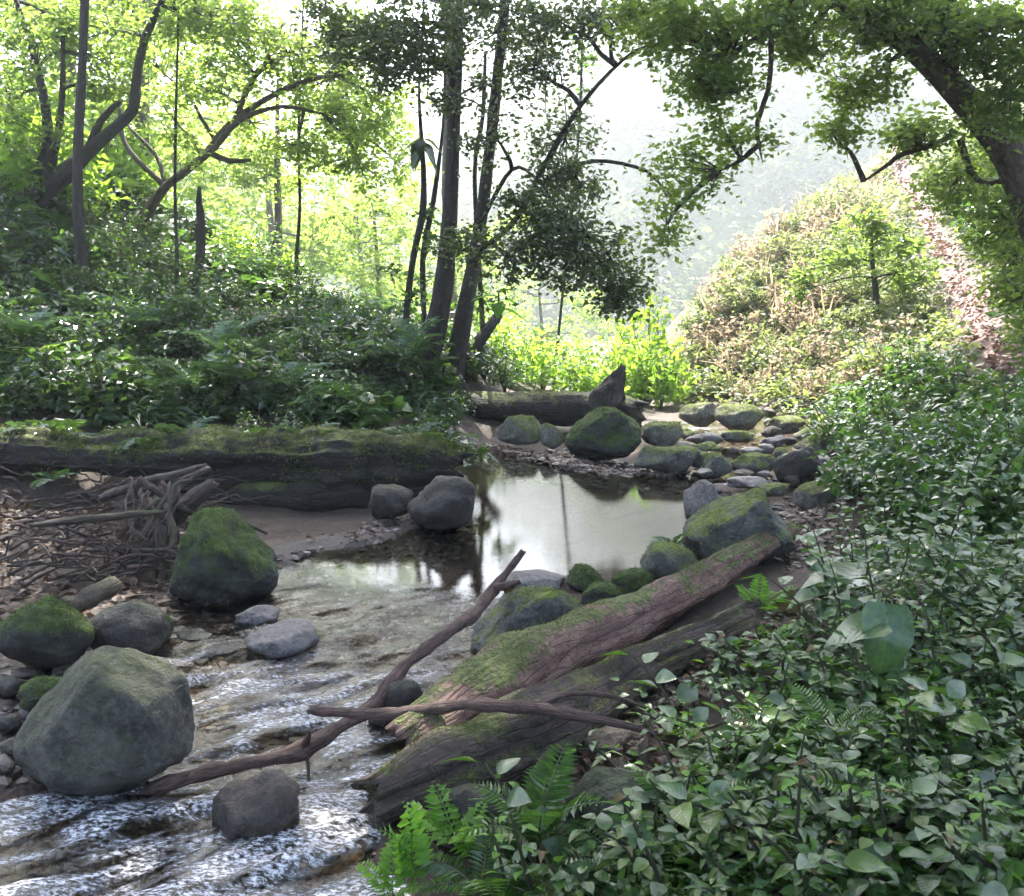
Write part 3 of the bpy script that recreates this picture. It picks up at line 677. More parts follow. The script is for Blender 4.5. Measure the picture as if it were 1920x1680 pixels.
for k, p in enumerate(px_scatter([(1230, 800), (1290, 765), (1460, 765), (1570, 820), (1600, 900), (1500, 960), (1440, 900), (1300, 890)], 46, 31, 17)):
    w_ = rs_st.uniform(9, 24) * (.7 if p[1] < 800 else 1); h_ = w_ * rs_st.uniform(.4, .75)
    R('stone', 'small rounded stone crowded among others at the upper shallows', p[0] - w_, p[0] + w_, p[1] - h_, p[1] + h_, ('far', 'pale', 'brownrock')[k % 3], 500 + k, .05, .9, .4, 'stone', rs_st.random() * 3, 'small crowded stones at the upper shallows', sub=3, cuts=10, depth=.6)
R('rock', 'dark mossy rock in the water under the crossing branches', 690, 812, 1272, 1372, 'darkrock', 121, -.03, .8, .3)
R('rock', 'grey rock with green stains among the plants below the fallen trunk', 1058, 1245, 1445, 1592, 'boulder', 123, .05, .8, .3, sub=5, planes=[((0, -.2, .95), .7)])
R('rock', 'mossy rock top showing at the bottom edge among the ferns', 940, 1130, 1632, 1730, 'mossy', 124, .05, .8, .3)
R('rock', 'flat dark rock below the thin end of the crossing branch', 1085, 1215, 1365, 1455, 'brownrock', 125, .03, .8, .35)
R('rock', 'black wet rock under the broken trunk end', 686, 775, 1490, 1560, 'darkrock', 126, -.05, .9, .35)
R('rock', 'dark rock in the shadow beneath the broken trunk', 800, 960, 1470, 1600, 'darkrock', 127, -.02, .9, .35)
R('rock', 'brown mossy mound half hidden by leaves on the right bank', 1440, 1600, 1440, 1560, 'mossy', 128, .15, .8, .3)
for k, (xl, xr, yt, yb) in enumerate([(-10, 45, 1270, 1310), (30, 85, 1320, 1350), (-5, 40, 1340, 1375), (45, 100, 1355, 1385), (0, 50, 1385, 1420), (20, 75, 1250, 1275), (100, 150, 1245, 1270), (-10, 30, 1425, 1450), (330, 400, 1180, 1202), (380, 450, 1205, 1230)]):
    R('stone', 'fist-sized brown stone on the shore at the left picture edge' if k < 8 else 'flat brown stone just under the shallow water', xl, xr, yt, yb, 'brownrock' if k % 2 else 'darkrock', 140 + k, .0, .8, .4, 'stone', 0, 'stones on the left shore' if k < 8 else 'brown stones in the shallows', sub=3)

# gravel and pebbles
rs = np.random.default_rng(31)
def pebbles(pts, smin, smax, seed, flat=.55):
    rs = np.random.default_rng(seed); V0, f0 = ICO[1]; n = len(pts)
    s = smin + (smax - smin) * rs.random(n) ** 2.5
    an = rs.random(n) * 6.28; c_, s_ = np.cos(an), np.sin(an)
    sc = np.column_stack([s * (.8 + .5 * rs.random(n)), s * (.7 + .4 * rs.random(n)), s * flat * (.6 + .6 * rs.random(n))])
    V = V0[None] * (1 + .25 * rs.normal(size=(n, len(V0), 1))).clip(.6, 1.4) * sc[:, None]
    X_ = V[..., 0] * c_[:, None] - V[..., 1] * s_[:, None]; Y_ = V[..., 0] * s_[:, None] + V[..., 1] * c_[:, None]
    W = np.stack([X_, Y_, V[..., 2]], -1) + pts[:, None] + np.array([0, 0, 1]) * (s * .12)[:, None, None]
    return W.reshape(-1, 3), (f0[None] + (np.arange(n) * len(V0))[:, None, None]).reshape(-1, 3)
m, nt, out, N, L = nodes('gravel_stone'); gi = N('NewGeometry')
c = ramp(N, L, gi.outputs['Random Per Island'], [(0, (.024, .019, .016)), (.4, (.05, .035, .028)), (.75, (.085, .062, .053)), (.93, (.2, .175, .165)), (1, (.09, .048, .026))])
p = N('BsdfPrincipled', Roughness=.55); L(c, p.inputs['Base Color']); L(p.outputs[0], out.inputs[0]); M['gravel'] = m
def pzpoly(pts, z=0.0): return np.array([PZ(x, y, z)[:2] for x, y in pts])
GR = [pebbles(scatter_world(pzpoly([(870, 840), (1060, 825), (1250, 870), (1320, 895), (1300, 912), (1060, 895), (900, 870)]), 1700, 1), .012, .05, 1),
      pebbles(scatter_world(pzpoly([(480, 1060), (640, 1020), (700, 960), (880, 950), (890, 985), (700, 1050), (560, 1075)]), 500, 2), .008, .035, 2),
      pebbles(scatter_world(pzpoly([(0, 1180), (330, 1140), (560, 1050), (880, 980), (900, 1200), (500, 1480), (360, 1300), (0, 1480)]), 2200, 3), .008, .035, 3),
      pebbles(scatter_world(pzpoly([(-50, 1480), (700, 1480), (760, 1680), (-50, 1680)]), 500, 4), .008, .03, 4),
      pebbles(scatter_world(pzpoly([(1270, 770), (1550, 780), (1600, 900), (1480, 1060), (1300, 900)]), 900, 5), .015, .07, 5),
      pebbles(scatter_world(pzpoly([(1480, 930), (1600, 930), (1560, 1080), (1480, 1080)], .05), 260, 6), .012, .04, 6)]
V, f = cat_meshes(GR); tag(link('gravel', new_mesh('gravel', V, f, M['gravel'], smooth=False)), 'brown and grey gravel along the stream edges and on its bed', 'gravel', kind='stuff')

# ------------------------------------------------------------------ fallen logs
def log(name, label, P_, mat, segs=28, step=.05, cat='log', moss=0, mlo=.45, msz=.022, **kw):
    V, f, uv = tube(P_, segs, step, **kw); c = V.mean(0); c[2] = V[:, 2].min()
    o = link(name, new_mesh(name, V - c, f, M[mat], uv), loc=tuple(c)); tag(o, label, cat)
    if moss: moss_tufts(o, moss, len(V), mlo, msz)
    return o
log('fallen_log', 'long mossy rotting log lying across the left bank', pxpath([(-60, 832, 7.25, 30), (20, 845, 7.2, 34), (130, 852, 7.15, 30), (260, 858, 7.1, 38), (380, 868, 7.05, 50), (500, 866, 7.0, 46), (620, 868, 7.0, 46), (720, 864, 7.0, 40), (800, 866, 7.0, 36), (848, 872, 7.0, 20)]),
    'bark_moss', 40, .03, rough=.36, freq=3.2, ridge=.3, jag2=.12, hollow=.3, moss=6500, mlo=.42, msz=.03)
log('fallen_log', 'dark log shape standing in for the shaded hollow below the long mossy log', pxpath([(300, 960, 7.0, 20), (420, 935, 6.95, 34), (560, 925, 6.95, 44), (700, 920, 7.0, 44), (800, 912, 7.05, 30)]),  # dark filler added where only a shaded hollow lies under the log
    'bark_moss', 24, .06, rough=.15, freq=4, ridge=.14, jag=.1)
fl = root('fallen_log', PZ(1020, 800, .05), 'dark log with mossy top and upright broken stub beyond the pool', 'log')
V, f, uv = tube(pxpath([(790, 765, 10.6, 26), (870, 768, 10.5, 30), (980, 768, 10.4, 31), (1080, 768, 10.3, 31), (1150, 770, 10.25, 30), (1195, 778, 10.2, 24)]), 26, .06, .1, 4, .12, 0, .1, .2)
part('trunk', V, f, M['bark_moss'], fl, uv)
V, f, uv = tube(pxpath([(1118, 790, 10.15, 32), (1135, 755, 10.15, 30), (1150, 725, 10.15, 21), (1160, 703, 10.15, 13), (1166, 688, 10.15, 5)]), 18, .03, .22, 9, .3, 0, .05, .1)
part('stub', V, f, M['bark_dark'], fl, uv)
log('fallen_log', 'reddish-brown fallen trunk with moss patches slanting from the big boulder to the rapids', pzpath([(1482, 995, .13, 15), (1440, 1018, .14, 23), (1380, 1052, .15, 30), (1300, 1100, .16, 35), (1200, 1150, .17, 42), (1110, 1192, .19, 50), (1020, 1232, .2, 60), (940, 1280, .2, 66), (860, 1335, .17, 64), (800, 1378, .13, 58), (765, 1402, .10, 50)]),
    'bark_red', 44, .02, rough=.17, freq=5, ridge=.17, jag=.02, jag2=.045, hollow=.6, moss=7000, mlo=.5, msz=.011)
log('fallen_log', 'dark mossy fallen trunk with a broken end lying in front of the reddish one', pzpath([(1502, 1140, .13, 28), (1440, 1160, .15, 36), (1340, 1200, .16, 40), (1240, 1242, .155, 42), (1150, 1290, .15, 50), (1060, 1345, .14, 62), (960, 1392, .12, 70), (870, 1425, .11, 66), (790, 1455, .10, 60), (745, 1475, .08, 52), (718, 1488, .07, 44)]),
    'bark_log2', 44, .02, rough=.22, freq=5, ridge=.24, jag=.04, jag2=.06, hollow=.7, moss=7500, mlo=.5, msz=.011)
# branches and sticks
def stick(name, label, pts, mat='stick', forks=(), cat='branch', segs=10, group=None):
    r0 = pts
    V, f, uv = tube(r0, segs, .02, .3, 14, .2, .012, .012, .1)
    vs, fs, us = [V], [f], [uv]; n = len(V)
    for q in forks:
        V, f, uv = tube(q, 8, .03, .14, 18, .1, .01, .01, .1); vs.append(V); fs.append(f + n); us.append(uv); n += len(V)
    V = np.vstack(vs); c = V.mean(0); c[2] = V[:, 2].min()
    o = link(name, new_mesh(name, V - c, np.vstack(fs), M[mat], np.vstack(us)), loc=tuple(c)); return tag(o, label, cat, group)
stick('branch', 'long crooked bare branch rising from the rapids to above the pool', pxpath([(258, 1505, 2.95, 13), (300, 1475, 2.95, 14), (400, 1446, 3.0, 13), (500, 1425, 3.05, 13), (565, 1408, 3.1, 15), (640, 1362, 3.2, 12), (700, 1322, 3.3, 13), (735, 1280, 3.4, 14), (770, 1240, 3.5, 12), (840, 1188, 3.6, 12), (890, 1150, 3.75, 11), (925, 1108, 3.9, 11), (950, 1075, 3.95, 8), (980, 1036, 4.0, 6)]),
      'stick', [pxpath([(930, 1102, 3.9, 8), (950, 1098, 3.88, 7), (972, 1092, 3.85, 4)]), pxpath([(566, 1405, 3.1, 11), (575, 1388, 3.08, 7), (580, 1378, 3.05, 4)]), pxpath([(572, 1400, 3.1, 5), (578, 1440, 3.05, 3), (577, 1490, 3.0, 2)])])
stick('branch', 'straight bare branch lying across the two fallen trunks', pzpath([(584, 1331, .16, 8), (640, 1336, .17, 10), (700, 1340, .18, 11), (780, 1333, .22, 11), (870, 1322, .28, 11), (940, 1324, .29, 10), (1010, 1328, .28, 11), (1090, 1343, .25, 9), (1180, 1362, .21, 7), (1262, 1382, .17, 4)]))
stick('twig', 'thin twig on the dark trunk, right of the crossing branch', pzpath([(1015, 1322, .28, 6), (1050, 1305, .3, 6), (1090, 1300, .3, 5), (1150, 1306, .28, 5), (1215, 1328, .22, 3)]), cat='twig')
stick('twig', 'thin bent twig standing by the dark rock below the trunks', pzpath([(1000, 1480, .1, 6), (1012, 1440, .14, 6), (1025, 1415, .17, 5), (1040, 1405, .18, 3)]), 'stick', cat='twig')
# driftwood heap on the left bank
stick('driftwood', 'thick mossy stick end poking up from the driftwood heap', pxpath([(318, 985, 5.7, 15), (350, 950, 5.72, 15), (402, 905, 5.75, 12)]), 'bark_log2', cat='driftwood')
stick('driftwood', 'pale crooked stick crossing the top of the driftwood heap', pxpath([(262, 898, 5.65, 6), (300, 925, 5.65, 7), (345, 955, 5.65, 7), (365, 965, 5.65, 4)]), 'stick_grey', cat='driftwood')
stick('driftwood', 'long thin twig stretching from the heap towards the sand bar', pxpath([(340, 950, 5.7, 5), (400, 968, 5.75, 5), (450, 978, 5.8, 4), (500, 1000, 5.85, 3)]), 'stick_grey', cat='driftwood')
stick('driftwood', 'brown stick slanting up to the mossy log behind the heap', pxpath([(290, 945, 5.8, 9), (340, 905, 6.0, 9), (390, 878, 6.2, 7)]), 'stick_grey', cat='driftwood')
stick('driftwood', 'torn brown root mass hanging down beside the bright mossy boulder', pxpath([(330, 925, 5.6, 9), (300, 960, 5.5, 14), (285, 1010, 5.35, 16), (275, 1060, 5.2, 15), (288, 1110, 5.05, 10), (296, 1160, 4.95, 4)]), 'bark_mid',
      [pxpath([(300, 940, 5.5, 8), (240, 985, 5.35, 7), (222, 1015, 5.3, 4)]), pxpath([(280, 1020, 5.3, 11), (245, 1080, 5.15, 9), (232, 1130, 5.05, 4)]), pxpath([(300, 990, 5.3, 12), (312, 1050, 5.2, 13), (318, 1110, 5.05, 8), (300, 1150, 4.95, 3)]), pxpath([(275, 1060, 5.2, 8), (262, 1110, 5.0, 6), (285, 1165, 4.9, 3)]), pxpath([(295, 960, 5.45, 9), (330, 1000, 5.35, 7), (335, 1040, 5.3, 3)]),
       pxpath([(290, 980, 5.4, 8), (255, 1030, 5.2, 8), (262, 1090, 5.1, 5), (250, 1150, 5.0, 2)]), pxpath([(310, 950, 5.5, 7), (325, 1010, 5.25, 7), (305, 1070, 5.1, 6), (310, 1130, 5.0, 3)])], 'roots', 12)
stick('driftwood', 'long grey stick leaning over the back of the driftwood heap', pxpath([(190, 935, 5.9, 7), (270, 905, 5.9, 8), (345, 885, 6.0, 6), (385, 872, 6.1, 3)]), 'stick_grey', cat='driftwood')
stick('driftwood', 'dark thick stick lying flat along the foot of the driftwood heap', pzpath([(60, 985, .28, 5), (150, 975, .3, 7), (250, 965, .32, 6), (310, 960, .34, 3)]), 'bark_mid', cat='driftwood')
stick('driftwood', 'short dark log end below the root mass', pzpath([(120, 1140, .15, 16), (170, 1120, .16, 18), (215, 1095, .18, 16)]), 'bark_mid', cat='driftwood')
rs = np.random.default_rng(55)
for k in range(120):
    x0 = rs.uniform(-20, 330); y0 = rs.uniform(905, 1120); p0 = GP(x0, y0); an = rs.normal(0, .35); ln = rs.uniform(.25, .75)
    p1 = p0 + np.array([math.cos(an), math.sin(an) * .6, 0]) * ln; p1[2] = gz(p1[0], p1[1]) + rs.uniform(.03, .24); p0[2] += rs.uniform(.02, .18)
    if stream_sd([p1[:2]])[0] < 0: continue
    q = twig(p0, p1, rs.uniform(.004, .011), .0025, rs, .03, 6, wob=.16)
    stick('driftwood', 'thin dry stick in the tangled driftwood on the left bank', q, 'stick_grey' if k % 3 else 'stick', cat='driftwood', segs=7, group='dry sticks in the driftwood tangle')
for k in range(36):
    p0 = PD(rs.uniform(230, 370), rs.uniform(900, 960), rs.uniform(5.5, 5.9)); p1 = PD(rs.uniform(200, 320), rs.uniform(1000, 1140), rs.uniform(5.0, 5.4))
    stick('driftwood', 'thin root or stick hanging down the front of the driftwood heap', twig(p0, p1, rs.uniform(.006, .014), .003, rs, .1, 5, wob=.14), 'stick' if k % 2 else 'stick_grey', cat='driftwood', segs=6, group='hanging roots of the heap')

# dead leaves
rs = np.random.default_rng(61)
LT = []
for poly, n, s in [(pzpoly([(-30, 1150), (330, 1130), (330, 930), (-30, 915)], .1), 1500, .06), (pzpoly([(880, 835), (1060, 830), (1320, 895), (1000, 870)], .03), 700, .05),
                   (pzpoly([(1470, 930), (1620, 900), (1620, 1100), (1470, 1090)], .05), 700, .05), (pzpoly([(560, 1010), (880, 940), (880, 975), (650, 1040)], .03), 200, .04), (pzpoly([(1000, 1380), (1300, 1350), (1300, 1500), (1000, 1500)], .08), 420, .045), (pzpoly([(1490, 1150), (1560, 1180), (1300, 1370), (1150, 1420), (1150, 1370)], .08), 520, .05)]:
    p = scatter_world(poly, n, int(n)); p = p[stream_sd(p[:, :2]) > -.02]; p[:, 2] += .012 + .02 * rs.random(len(p)); LT.append(leaves(p, s * (.5 + rs.random(len(p))), .35, rs, 'l4'))
V, f = cat_meshes(LT); tag(link('leaf_litter', new_mesh('leaf_litter', V, f, M['litter'], smooth=False)), 'brown dead leaves strewn over the banks and gravel', 'leaf litter', kind='stuff')
pp = []
for A, B in zip(PATH_W[:-1], PATH_W[1:]):
    t = rs.random((240, 1)); q = A + (B - A) * t + rs.normal(size=(240, 2)) * .085; pp.append(q)
pp = np.vstack(pp); pp = np.column_stack([pp, ground_z(pp) + .015])
V, f = leaves(pp, .05 + .06 * rs.random(len(pp)), .35, rs, 'l4'); tag(link('leaf_litter', new_mesh('path_litter', V, f, M['pathleaf'], smooth=False)), 'pale pinkish dead leaves covering the steep path on the right slope', 'leaf litter', kind='stuff')

# ------------------------------------------------------------------ trees
def W(x, y, z, rx, ry, rz, k): return ((x, y, z), (rx, ry, rz), k)
build_tree('forked_tree', 'tall dark tree with two trunks rising behind the far log', 'tree',
    [pxpath([(790, 720, 10.5, 26.7), (808, 650, 10.5, 23.2), (826, 565, 10.5, 19), (838, 470, 10.5, 15.5), (846, 350, 10.5, 13.4), (852, 200, 10.5, 12), (858, 60, 10.5, 10.6), (863, -150, 10.5, 9.89), (868, -450, 10.4, 7.76), (880, -800, 10.2, 4.23)]),
     pxpath([(850, 690, 10.7, 21.2), (868, 600, 10.7, 16.9), (886, 500, 10.8, 13.4), (903, 400, 10.8, 11.3), (916, 300, 10.8, 10.6), (932, 150, 10.8, 9.89), (947, 0, 10.8, 9.2), (962, -250, 10.8, 7.76), (990, -650, 10.9, 4.23)])],
    [blob(720, 70, 9.8, 130, 50, .6, 26), blob(900, 10, 10, 190, 45, .8, 26), blob(1000, 130, 10.2, 70, 110, .6, 22), blob(1060, 260, 10.2, 60, 110, .5, 16), blob(1000, 410, 9.6, 85, 65, .5, 24), blob(1075, 440, 9.4, 95, 80, .5, 34), blob(1115, 500, 9.3, 95, 55, .5, 28), blob(1165, 540, 9.2, 55, 50, .4, 14), blob(960, 480, 9.6, 75, 60, .4, 18), blob(1030, 330, 9.9, 60, 60, .4, 12), blob(1130, 50, 10, 80, 50, .5, 16), blob(1050, 40, 10, 80, 50, .5, 14), blob(860, 180, 10.1, 70, 50, .3, 8), blob(930, 260, 10.2, 60, 60, .3, 8), blob(700, 110, 10.2, 150, 60, .6, 26), blob(800, 60, 9.8, 120, 60, .6, 20), blob(1090, 350, 9.8, 50, 60, .4, 10),
     blob(870, 470, 9.8, 60, 60, .3, 8), blob(640, 40, 10, 80, 60, .5, 12), blob(1180, 560, 9.1, 35, 40, .3, 6),
     blob(940, 80, 11, 120, 70, .6, 20), blob(760, 130, 10.4, 90, 40, .5, 12), W(-.6, 10.6, 6.6, 1.6, 1.6, .8, 24), W(.4, 11, 7.6, 1.4, 1.4, .8, 20)],
    M['bark_dark'], M['leaf_tree'], 1, leaf=.062, tilt=.9, per=50, cl=.26,
    limbs=[pxpath([(886, 480, 10.7, 6), (960, 420, 10.3, 5.4), (1010, 330, 10, 5.4), (1060, 240, 9.9, 4.8), (1120, 160, 9.8, 3.6), (1190, 95, 9.7, 2.4), (1240, 80, 9.6, 1.8)]), pxpath([(900, 420, 10.7, 4.8), (960, 318, 10.4, 3.6), (1010, 340, 10, 3), (1050, 400, 9.7, 2.4)]),
           pxpath([(1020, 340, 10, 4.2), (1110, 302, 9.9, 3.6), (1215, 322, 9.8, 3), (1250, 370, 9.7, 1.8)]), pxpath([(865, 690, 10.9, 13.2), (900, 640, 11, 12), (935, 590, 11.2, 8.4)])])
build_tree('tall_shade_tree', 'pale straight trunk of a tree added behind the forked tree to shade the foreground', 'tree', [np.array([[-1.12, 17.2, -1.2, .12], [-1.1, 17.2, 2, .11], [-1.02, 17.1, 6, .10], [-.9, 17.0, 10, .08], [-.9, 16.9, 14.5, .05]])],  # added tree; its crown above the frame keeps sun off the foreground
    [W(-1.6, 17.2, 14.5, 2.6, 3.0, 1.4, 60), W(1.0, 17.0, 14.8, 2.2, 3.0, 1.3, 44), W(-.6, 15.0, 14.4, 2.6, 1.8, 1.2, 40), W(-1.7, 19.4, 14.6, 2.2, 1.8, 1.2, 32), W(-3.9, 16.4, 13.6, 1.6, 2.6, 1.0, 26), W(3.2, 16.6, 14.0, 1.6, 2.6, 1.0, 28), W(-.5, 17, 16.2, 2.4, 2.4, .9, 30), W(-4.4, 13.4, 14.2, 2.3, 1.5, .9, 30), W(-1.2, 13.0, 14.2, 1.6, 1.3, .8, 18), W(2.0, 13.2, 14.2, 1.8, 1.3, .8, 18), W(4.4, 13.4, 14.0, 1.4, 1.4, .8, 16), W(-6.4, 15.6, 13.8, 1.5, 2.6, .9, 26)],
    M['bark_mid'], M['leaf_tree'], 14, leaf=.245, per=70, cl=.7, limb_r=.03)
build_tree('bank_shade_tree', 'unseen tree on the near left bank, added so its crown shades the stream', 'tree', [np.array([[-5.2, -.6, .2, .2], [-5.0, -.5, 3, .17], [-4.2, -.2, 5.6, .13], [-2.6, .4, 7.2, .08], [-.6, 1.2, 8.0, .04]])],  # out-of-view tree added to block sky and sun from the foreground
    [W(-2.5, .5, 7.6, 2.2, 2.4, .8, 34), W(.6, 1.6, 8.0, 2.4, 2.4, .8, 36), W(-.8, -1.8, 8.0, 2.6, 1.8, .8, 30), W(2.8, -.6, 7.8, 2.0, 2.2, .8, 26), W(-2.2, 3.4, 7.6, 1.8, 1.5, .6, 18), W(1.6, 4.2, 8.2, 1.8, 1.4, .6, 16), W(-1, -5, 7.2, 3.0, 2.0, 1.4, 44), W(3.5, -4, 6.6, 2.6, 2.4, 1.4, 40), W(-4.5, -3.5, 6.4, 2.4, 2.4, 1.6, 44), W(0, -7, 4.4, 4.5, 1.5, 1.8, 50), W(5.2, -1, 6.0, 1.6, 2.6, 1.2, 36), W(-2.6, 6.4, 9.0, 2.2, 1.8, .8, 40), W(.4, 7.0, 9.4, 2.2, 1.8, .8, 40), W(3.2, 6.6, 9.0, 2.2, 1.8, .8, 40), W(-5.0, 5.0, 8.4, 1.6, 2.0, .8, 26), W(0, 4.6, 9.4, 3.0, 1.4, .6, 36), W(-3.4, 8.1, 9.2, 1.8, 1.2, .7, 26), W(.2, 8.6, 9.5, 1.5, 1.0, .6, 14), W(4.3, 8.2, 9.0, 1.8, 1.2, .7, 20), W(-6, 8, 9, 1.2, 1.8, .7, 16), W(-1.2, 8.2, 9.3, 1.2, 1.0, .6, 18)],
    M['bark_dark'], M['leaf_tree'], 15, leaf=.32, per=44, cl=.7, limb_r=.03)
build_tree('arching_tree', 'double-stemmed tree arching to the right over the left bank', 'tree',
    [pxpath([(262, 430, 13.5, 14.9), (275, 400, 13.5, 12.4), (310, 350, 13.5, 8.06), (380, 295, 13.4, 7.44), (430, 235, 13.3, 6.82), (500, 185, 13.2, 5.58), (580, 150, 13.1, 4.34), (640, 140, 13.0, 2.48)]),
     pxpath([(272, 420, 13.4, 11.2), (300, 360, 13.2, 6.82), (350, 320, 13, 6.2), (400, 280, 12.9, 5.58), (450, 225, 12.8, 4.96), (530, 200, 12.7, 3.72), (610, 215, 12.6, 1.86)])],
    [blob(450, 110, 13.2, 100, 60, .7, 16), blob(560, 100, 13, 110, 60, .7, 20), blob(640, 220, 12.8, 90, 70, .6, 24), blob(560, 270, 12.9, 80, 50, .6, 16), blob(390, 170, 13, 70, 60, .6, 10), blob(680, 310, 12.9, 50, 60, .5, 12), blob(330, 230, 13.5, 50, 50, .5, 6),
     blob(660, 60, 13.8, 110, 70, .8, 22), blob(740, 300, 13.6, 50, 80, .6, 10), blob(230, 200, 14.5, 70, 70, .6, 12), blob(60, 60, 14.5, 90, 70, .6, 14), blob(480, 60, 13.6, 150, 60, .8, 24), blob(620, 150, 13.4, 120, 90, .8, 24), blob(300, 130, 13.8, 90, 80, .6, 16), blob(470, 230, 13.6, 90, 50, .6, 12), blob(720, 210, 13.4, 60, 90, .6, 14)],
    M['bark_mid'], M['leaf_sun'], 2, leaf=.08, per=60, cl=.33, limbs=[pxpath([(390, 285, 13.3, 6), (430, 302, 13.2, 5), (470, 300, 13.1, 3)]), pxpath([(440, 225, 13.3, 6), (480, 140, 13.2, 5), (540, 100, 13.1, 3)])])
build_tree('leaning_tree', 'dark tree leaning right at the left picture edge', 'tree',
    [pxpath([(40, 380, 12.2, 28.8), (105, 340, 12.2, 20.2), (160, 290, 12.2, 13.7), (215, 240, 12.2, 10.8), (250, 205, 12.2, 10.1), (255, 150, 12.2, 8.64), (272, 70, 12.2, 7.2), (300, 10, 12.1, 5.76), (340, -120, 12, 4.32), (380, -300, 12, 2.88)])],
    [blob(220, 60, 12.2, 130, 60, .8, 20), blob(60, 120, 12, 90, 80, .7, 14), blob(60, 240, 11.8, 70, 50, .6, 10), blob(330, 20, 12, 120, 50, .8, 22), blob(170, 160, 12.3, 80, 40, .5, 8), blob(100, 40, 12.6, 120, 60, .8, 22), blob(20, 190, 12.6, 60, 90, .6, 14), blob(200, 120, 12.8, 90, 60, .6, 14), blob(400, 30, 12.6, 110, 50, .8, 20)],
    M['bark_dark'], M['leaf_right'], 3, leaf=.08, per=56, cl=.32, limbs=[pxpath([(160, 290, 12.2, 9), (190, 225, 12.2, 7), (225, 190, 12.2, 4)]), pxpath([(60, 360, 12.2, 14), (90, 260, 12, 10), (70, 130, 12, 7), (30, 0, 12, 5)]), pxpath([(95, 330, 12.2, 8), (115, 200, 12.1, 6), (118, 60, 12, 4)])])
build_tree('slender_tree', 'straight slender trunk standing in front of the leaning tree', 'tree', [pxpath([(147, 400, 11.2, 10), (146, 300, 11.2, 9), (150, 200, 11.2, 9), (156, 80, 11.2, 8), (160, -60, 11.2, 8), (166, -350, 11.2, 6), (170, -650, 11.2, 3)])],
    [blob(150, -120, 11.2, 100, 70, .7, 12), W(-5.6, 11.5, 6.3, 1.2, 1.2, .8, 12)], M['bark_dark'], M['leaf_tree'], 4, per=50)
build_tree('dead_snag', 'dark broken snag standing in the sunlit gap on the left', 'tree stump', [pxpath([(356, 560, 12.4, 10), (362, 530, 12.4, 9), (374, 495, 12.4, 9), (377, 420, 12.4, 8), (373, 380, 12.4, 6), (374, 350, 12.4, 3)])],
    [blob(366, 540, 12.3, 12, 10, .1, 1)], M['bark_dark'], M['leaf_left'], 5, per=6, cl=.12, twigs=False)
build_tree('leaning_giant', 'big tree leaning in from the right with a thick bare bough', 'tree',
    [pxpath([(2110, 820, 7.9, 66.3), (2040, 600, 7.8, 54.4), (1960, 420, 7.6, 41.8), (1900, 300, 7.5, 32.7), (1845, 225, 7.5, 27.9), (1775, 150, 7.4, 23), (1710, 90, 7.3, 18.1), (1640, 50, 7.2, 11.8), (1560, 5, 7.0, 8.36), (1480, -70, 6.8, 9.02), (1350, -170, 6.5, 6.27), (1200, -260, 6.2, 3.48)])],
    [blob(1340, 60, 6.9, 120, 55, .5, 26), blob(1330, 170, 6.9, 90, 70, .4, 18), blob(1380, 260, 6.8, 60, 50, .3, 8), blob(1290, 330, 7, 70, 60, .4, 8), blob(1480, 30, 7.0, 70, 40, .4, 14), blob(1620, 160, 7.4, 70, 50, .4, 14), blob(1600, 60, 7.3, 60, 40, .4, 10),
     blob(1680, 20, 7.0, 120, 50, .5, 26), blob(1840, 60, 7.0, 110, 80, .5, 34), blob(1900, 180, 7.0, 60, 80, .4, 20), blob(1720, 250, 7.8, 70, 50, .4, 14), blob(1895, 420, 7.9, 65, 90, .5, 24), blob(1800, 330, 7.9, 70, 60, .4, 16), blob(1925, 560, 8.0, 45, 60, .4, 12), blob(1905, 470, 8.6, 50, 90, .4, 22), blob(1930, 640, 8.4, 40, 50, .3, 10), blob(1760, 60, 7.6, 120, 60, .5, 22), blob(1880, 300, 8.4, 70, 80, .5, 22), blob(1260, 60, 6.8, 60, 50, .4, 9), blob(1210, 20, 7.2, 70, 40, .4, 12), blob(1500, 90, 7.2, 50, 50, .4, 8), blob(1560, 250, 7.6, 50, 35, .3, 6), blob(1250, 420, 7.2, 30, 70, .3, 6),
     W(2.2, 7.2, 5.6, 2.2, 2.0, .8, 34), W(4.5, 9.0, 6.0, 2.2, 3.0, 1.0, 40), W(0.6, 5.6, 5.2, 1.6, 1.3, .5, 14), W(4.2, 12, 7.0, 2.0, 2.2, 1.0, 26), W(4.8, 5.5, 4.6, 1.6, 1.8, .7, 22)],
    M['bark_mid'], M['leaf_right'], 6, leaf=.055, per=84, cl=.24,
    limbs=[pxpath([(1560, 5, 7.0, 6), (1490, 0, 6.95, 5.5), (1450, 50, 6.9, 5.5), (1446, 110, 6.9, 5), (1440, 170, 6.9, 5), (1420, 230, 6.9, 4.5), (1424, 275, 6.9, 2.5), (1430, 305, 6.9, .8)]), pxpath([(1448, 60, 6.9, 6), (1395, 85, 6.9, 5), (1360, 125, 6.9, 5), (1342, 190, 6.9, 3)]), pxpath([(1424, 270, 6.9, 5), (1390, 300, 6.9, 4), (1350, 320, 6.9, 2)]),
           pxpath([(1775, 150, 7.4, 20), (1785, 60, 7.3, 18), (1765, -60, 7.2, 14), (1760, -250, 7.1, 9)]), pxpath([(1710, 90, 7.3, 14), (1730, 20, 7.3, 12), (1700, -90, 7.2, 8)]), pxpath([(1800, 260, 7.6, 7), (1820, 320, 7.6, 6), (1850, 345, 7.6, 5), (1900, 330, 7.6, 6)]), pxpath([(1760, 270, 7.7, 5), (1690, 290, 7.7, 5), (1670, 305, 7.7, 4), (1620, 340, 7.7, 2)])])
